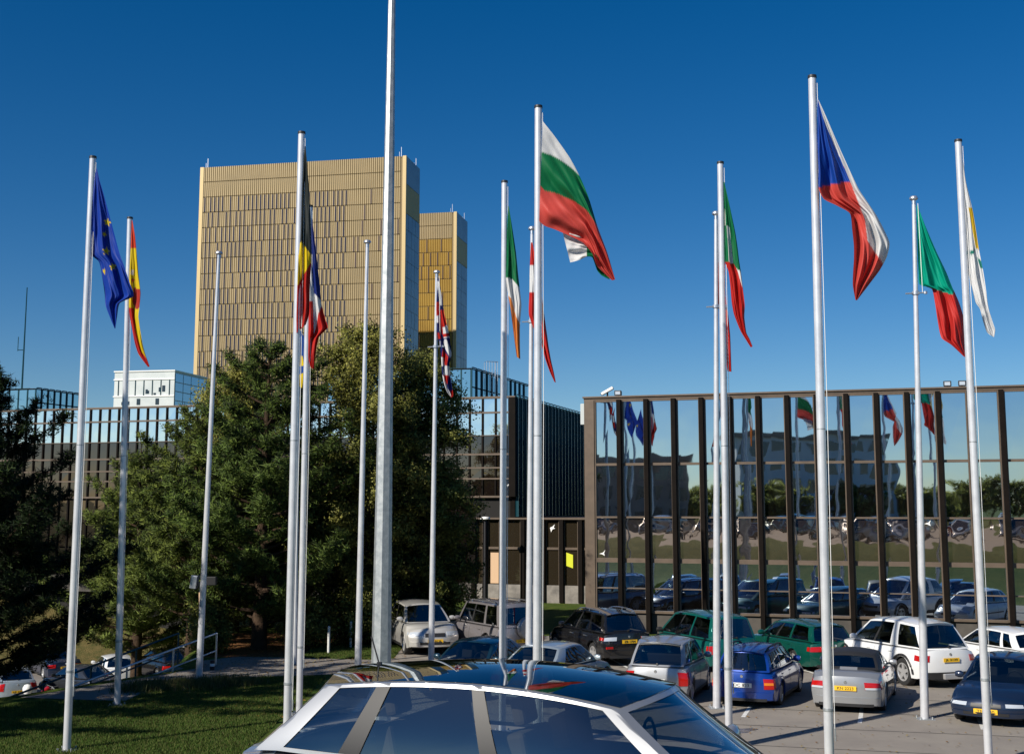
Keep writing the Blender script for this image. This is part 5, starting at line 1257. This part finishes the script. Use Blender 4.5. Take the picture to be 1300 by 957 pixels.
LOWER = 'cars standing in the lower parking lot'
def low(px, Y, z=-3.6): return (P(px, 800, Y).x, Y, z + .012)
low1 = 0
c1 = car('pale_blue_hatchback', 'pale blue silver hatchback under the dark shaded pine at the picture edge', 'car', low(17, 57.5), R(-30), V(HAT, tail_lamp=(.70, .99, .50, 1.0, .05), plate='LP 415', rim='cap'), 'paint_iceblue', LOWER)
c2 = car('anthracite_saloon', 'dark grey saloon between the first two flagpoles, partly below the ramp railing', 'car', low(104, 58), R(-52), V(SED, rim='cap'), 'paint_anthracite', LOWER)
c3 = car('white_small_hatchback', 'small white hatchback with red rear lights seen above the ramp railing', 'car', low(146, 62), R(-28), V(HAT, L=3.85, W=1.66, H=1.45, axles=(1.2, -1.15), top=[(-1.92, .88), (-1.7, .95), (-.8, .94), (.8, .92), (1.5, .80), (1.92, .60)], gh=(1.0, .3, -1.30, -1.74), tail_lamp=(.74, .99, .52, .84, .07), gaps=(.7, -.3, -.95), rim='cap'), 'paint_white_car', LOWER)
c4 = car('black_hatchback', 'black hatchback on the lower lot directly behind the ramp railing', 'car', low(208, 64.3), R(-40), V(HAT, rim='five'), 'paint_black', LOWER)
c6 = car('navy_small_saloon', 'navy saloon parked in the tree shade between the pale blue hatchback and the grey saloon', 'car', low(70, 65), R(-35), V(SED, rim='cap', plate='RD 905', plate_w=.6), 'paint_navy', LOWER)
c5 = car('white_estate', 'white car showing one red rear light just behind the top of the ramp railing', 'car', low(246, 66), R(-30), V(EST, rim='cap'), 'paint_white_car', LOWER)

# motorcycle with a white top box
r = empty('motorcycle', low(60, 53), R(60), 'black motorcycle with a round white top box beside the pale blue hatchback', 'motorcycle')
for x in (.72, -.72):
    mb = MB(); mb.lathe([(.24, -.05), (.31, -.04), (.32, 0), (.31, .04), (.24, .05)], 'y', (0, 0, 0), 22, close=True); t = mb.build('wheel', 'tyre', r, smooth=40, loc=(x, 0, .32))
    mb = MB(); mb.lathe([(.21, -.02), (.245, -.02), (.245, .02), (.21, .02)], 'y', (0, 0, 0), 20, close=True)
    for k in range(6): a = k * math.pi / 3; mb.tube([(0, 0, 0), (.22 * math.cos(a), 0, .22 * math.sin(a))], .012, 5)
    mb.build('rim', 'rim_metal', t)
mb = MB(); mb.tube([(.72, .08, .32), (.45, .08, .95), (.40, .0, 1.05)], .03, 8); mb.tube([(.72, -.08, .32), (.45, -.08, .95), (.40, 0, 1.05)], .03, 8); mb.build('fork', 'rim_metal', r)
mb = MB(); mb.tube([(.4, 0, .9), (.1, 0, .62), (-.25, 0, .5), (-.72, 0, .32)], [.06, .14, .12, .04], 10); mb.build('frame', 'black_plastic', r, smooth=50)
mb = MB(); mb.tube([(.36, 0, .86), (.15, 0, .96), (-.1, 0, .86)], [.1, .16, .1], 12); mb.build('fuel_tank', 'paint_red', r, smooth=50)
mb = MB(); mb.tube([(-.1, 0, .84), (-.4, 0, .80), (-.75, 0, .9)], [.09, .12, .07], 10); mb.build('seat', 'black_plastic', r, smooth=50)
mb = MB(); mb.tube([(.4, .36, 1.12), (.42, 0, 1.04), (.4, -.36, 1.12)], .018, 7); mb.build('handlebar', 'black_plastic', r)
mb = MB(); mb.lathe([(0, -.2), (.14, -.18), (.19, -.05), (.19, .06), (.12, .17), (0, .2)], 'z', (-.85, 0, 1.12), 16); mb.build('top_box', 'sticker_white', r, smooth=50)

# cars on the upper lot behind the camera, seen only mirrored
spots = []
for row, (y, a) in enumerate(((-6, 8), (-14, 188), (-25, 8), (-36, 188))):
    for k in range(13): spots.append((-30 + k * 4.6 + row * 1.7 + rnd.uniform(-.6, .6), y + rnd.uniform(-.4, .4), a + rnd.uniform(-3, 3)))
src = [acl, golf, sedan, c3, sharan, bmw, c2, fabia, lexus]
nm_ = ['silver', 'white', 'pale blue', 'small white', 'teal', 'grey', 'dark', 'blue', 'pearl']
for i, (x, y, a) in enumerate(spots):
    k = rnd.randrange(len(src)); copy_tree(src[k], (x, y, 2.412), R(90) - R(a), nm_[k] + ' car standing on the upper lot behind the camera', 'cars on the upper lot behind the camera')

# ------------------------------------------------------------------ street furniture
def railing(label, A, B, n, m_, h=.98, drop_tail=0):
    r = empty('ramp_railing', A, 0, label, 'railing', 'railings of the ramp'); A = Vector(A); B = Vector(B)
    d = B - A; mb = MB(); mb.tube([Vector((0, 0, h)), d + Vector((0, 0, h))], .032, 10); mb.build('handrail', m_, r, smooth=50)
    mb = MB(); mb.tube([Vector((0, 0, h * .45)), d + Vector((0, 0, h * .45))], .026, 8); mb.build('lower_rail', m_, r, smooth=50)
    for k in range(n):
        q = d * (k / (n - 1)); mb = MB(); mb.tube([q + Vector((0, 0, -.15)), q + Vector((0, 0, h))], .03, 8); mb.build('post', m_, r, smooth=50)
    return r
pa = G(273, 845, .0); pb = (-13.3, 34.6, -1.35)
railing('pale metal ramp railing running down from the path end', (pa.x, pa.y + .1, .02), pb, 5, 'pole_metal')
railing('darker farther ramp railing behind the pale one', (-10.6, 40.2, .0), (-14.6, 35.8, -1.5), 5, 'teal_metal')
# ramp slab between the railings
mb = MB(); a0 = Vector((-9.4, 38.6, -.02)); a1 = Vector((-10.7, 40.1, -.02)); b0_ = Vector((-13.4, 34.6, -1.38)); b1_ = Vector((-14.7, 35.8, -1.38))
mb.quad(a0, a1, b1_, b0_); lo = Vector((0, 0, -2.2)); mb.quad(a0 + lo, b0_ + lo, b1_ + lo, a1 + lo); mb.quad(a0, b0_, b0_ + lo, a0 + lo); mb.quad(a1, a1 + lo, b1_ + lo, b1_); mb.quad(a0, a0 + lo, a1 + lo, a1); mb.quad(b0_, b1_, b1_ + lo, b0_ + lo)
struct(mb.build('ramp', 'concrete'))

q0 = G(255, 850); qt = P(252, 735, q0.y); r = empty('small_floodlight', (q0.x, q0.y, 0), 0, 'small box floodlight on a slim beige post close to the thin bare flagpole', 'floodlight')
mb = MB(); mb.tube([(0, 0, 0), (qt.x - q0.x + .05, 0, qt.z - .1)], [.05, .04], 8); mb.build('post', 'curtain', r, smooth=50)
mb = MB(); mb.box(-.02, .30, -.03, .03, qt.z - .14, qt.z - .08); mt = Matrix.Translation((qt.x - q0.x - .12, 0, qt.z - .08)) @ Matrix.Rotation(R(8), 4, 'Y'); mb.box(-.10, .10, -.16, .16, -.20, .2, mtx=mt); mb.build('lamp_housing', 'pole_metal', r, bevel=.02)
mb = MB(); mb.box(.05, .4, -.12, .12, qt.z - .18, qt.z + .08); mb.build('control_box', 'black_plastic', r, bevel=.02)
for k, (px, py, t_, lb) in enumerate(((417, 830, 795, 'first white marker post, nearest to the close pair of flagpoles on the verge'), (445, 823, 789, 'middle white marker post on the grass verge'), (472, 817, 784, 'last white marker post on the verge beside the galvanised mast'))):
    q = G(px, py); r = empty('marker_post', q, 0, lb, 'post', 'white marker posts along the verge'); h = P(px, t_, q.y).z
    mb = MB(); mb.tube([(0, 0, 0), (0, 0, h)], .045, 10); mb.build('shaft', 'paint_white', r, smooth=50); mb = MB(); mb.lathe([(0, .02), (.045, .015), (.05, 0)], 'z', (0, 0, h), 10); mb.build('cap', 'chrome', r)
q = G(273, 848); r = empty('low_bollard', (q.x + .03, q.y - .5, 0), 0, 'short dark bollard with a white band at the foot of the ramp railing', 'bollard')
mb = MB(); mb.tube([(0, 0, 0), (0, 0, .3)], .07, 12); mb.build('shaft', 'ink', r, smooth=50); mb = MB(); mb.lathe([(.074, .13), (.076, .14), (.076, .2), (.074, .21)], 'z', (0, 0, 0), 14); mb.build('band', 'sticker_white', r)
q = G(616, 764, 0); Yl = 64.0; pl_ = P(616, 657, Yl); r = empty('street_lamp', (pl_.x, Yl, 0), 0, 'slim black lamp post with a flat white top in front of the office wing', 'street lamp')
mb = MB(); mb.tube([(0, 0, 0), (0, 0, pl_.z - .1)], [.09, .07], 10); mb.build('post', 'ink', r, smooth=50)
mb = MB(); mb.lathe([(0, .06), (.22, .04), (.25, 0), (.25, -.07), (.1, -.1), (0, -.1)], 'z', (0, 0, pl_.z), 16); mb.build('lamp_head', 'sticker_white', r, smooth=40)
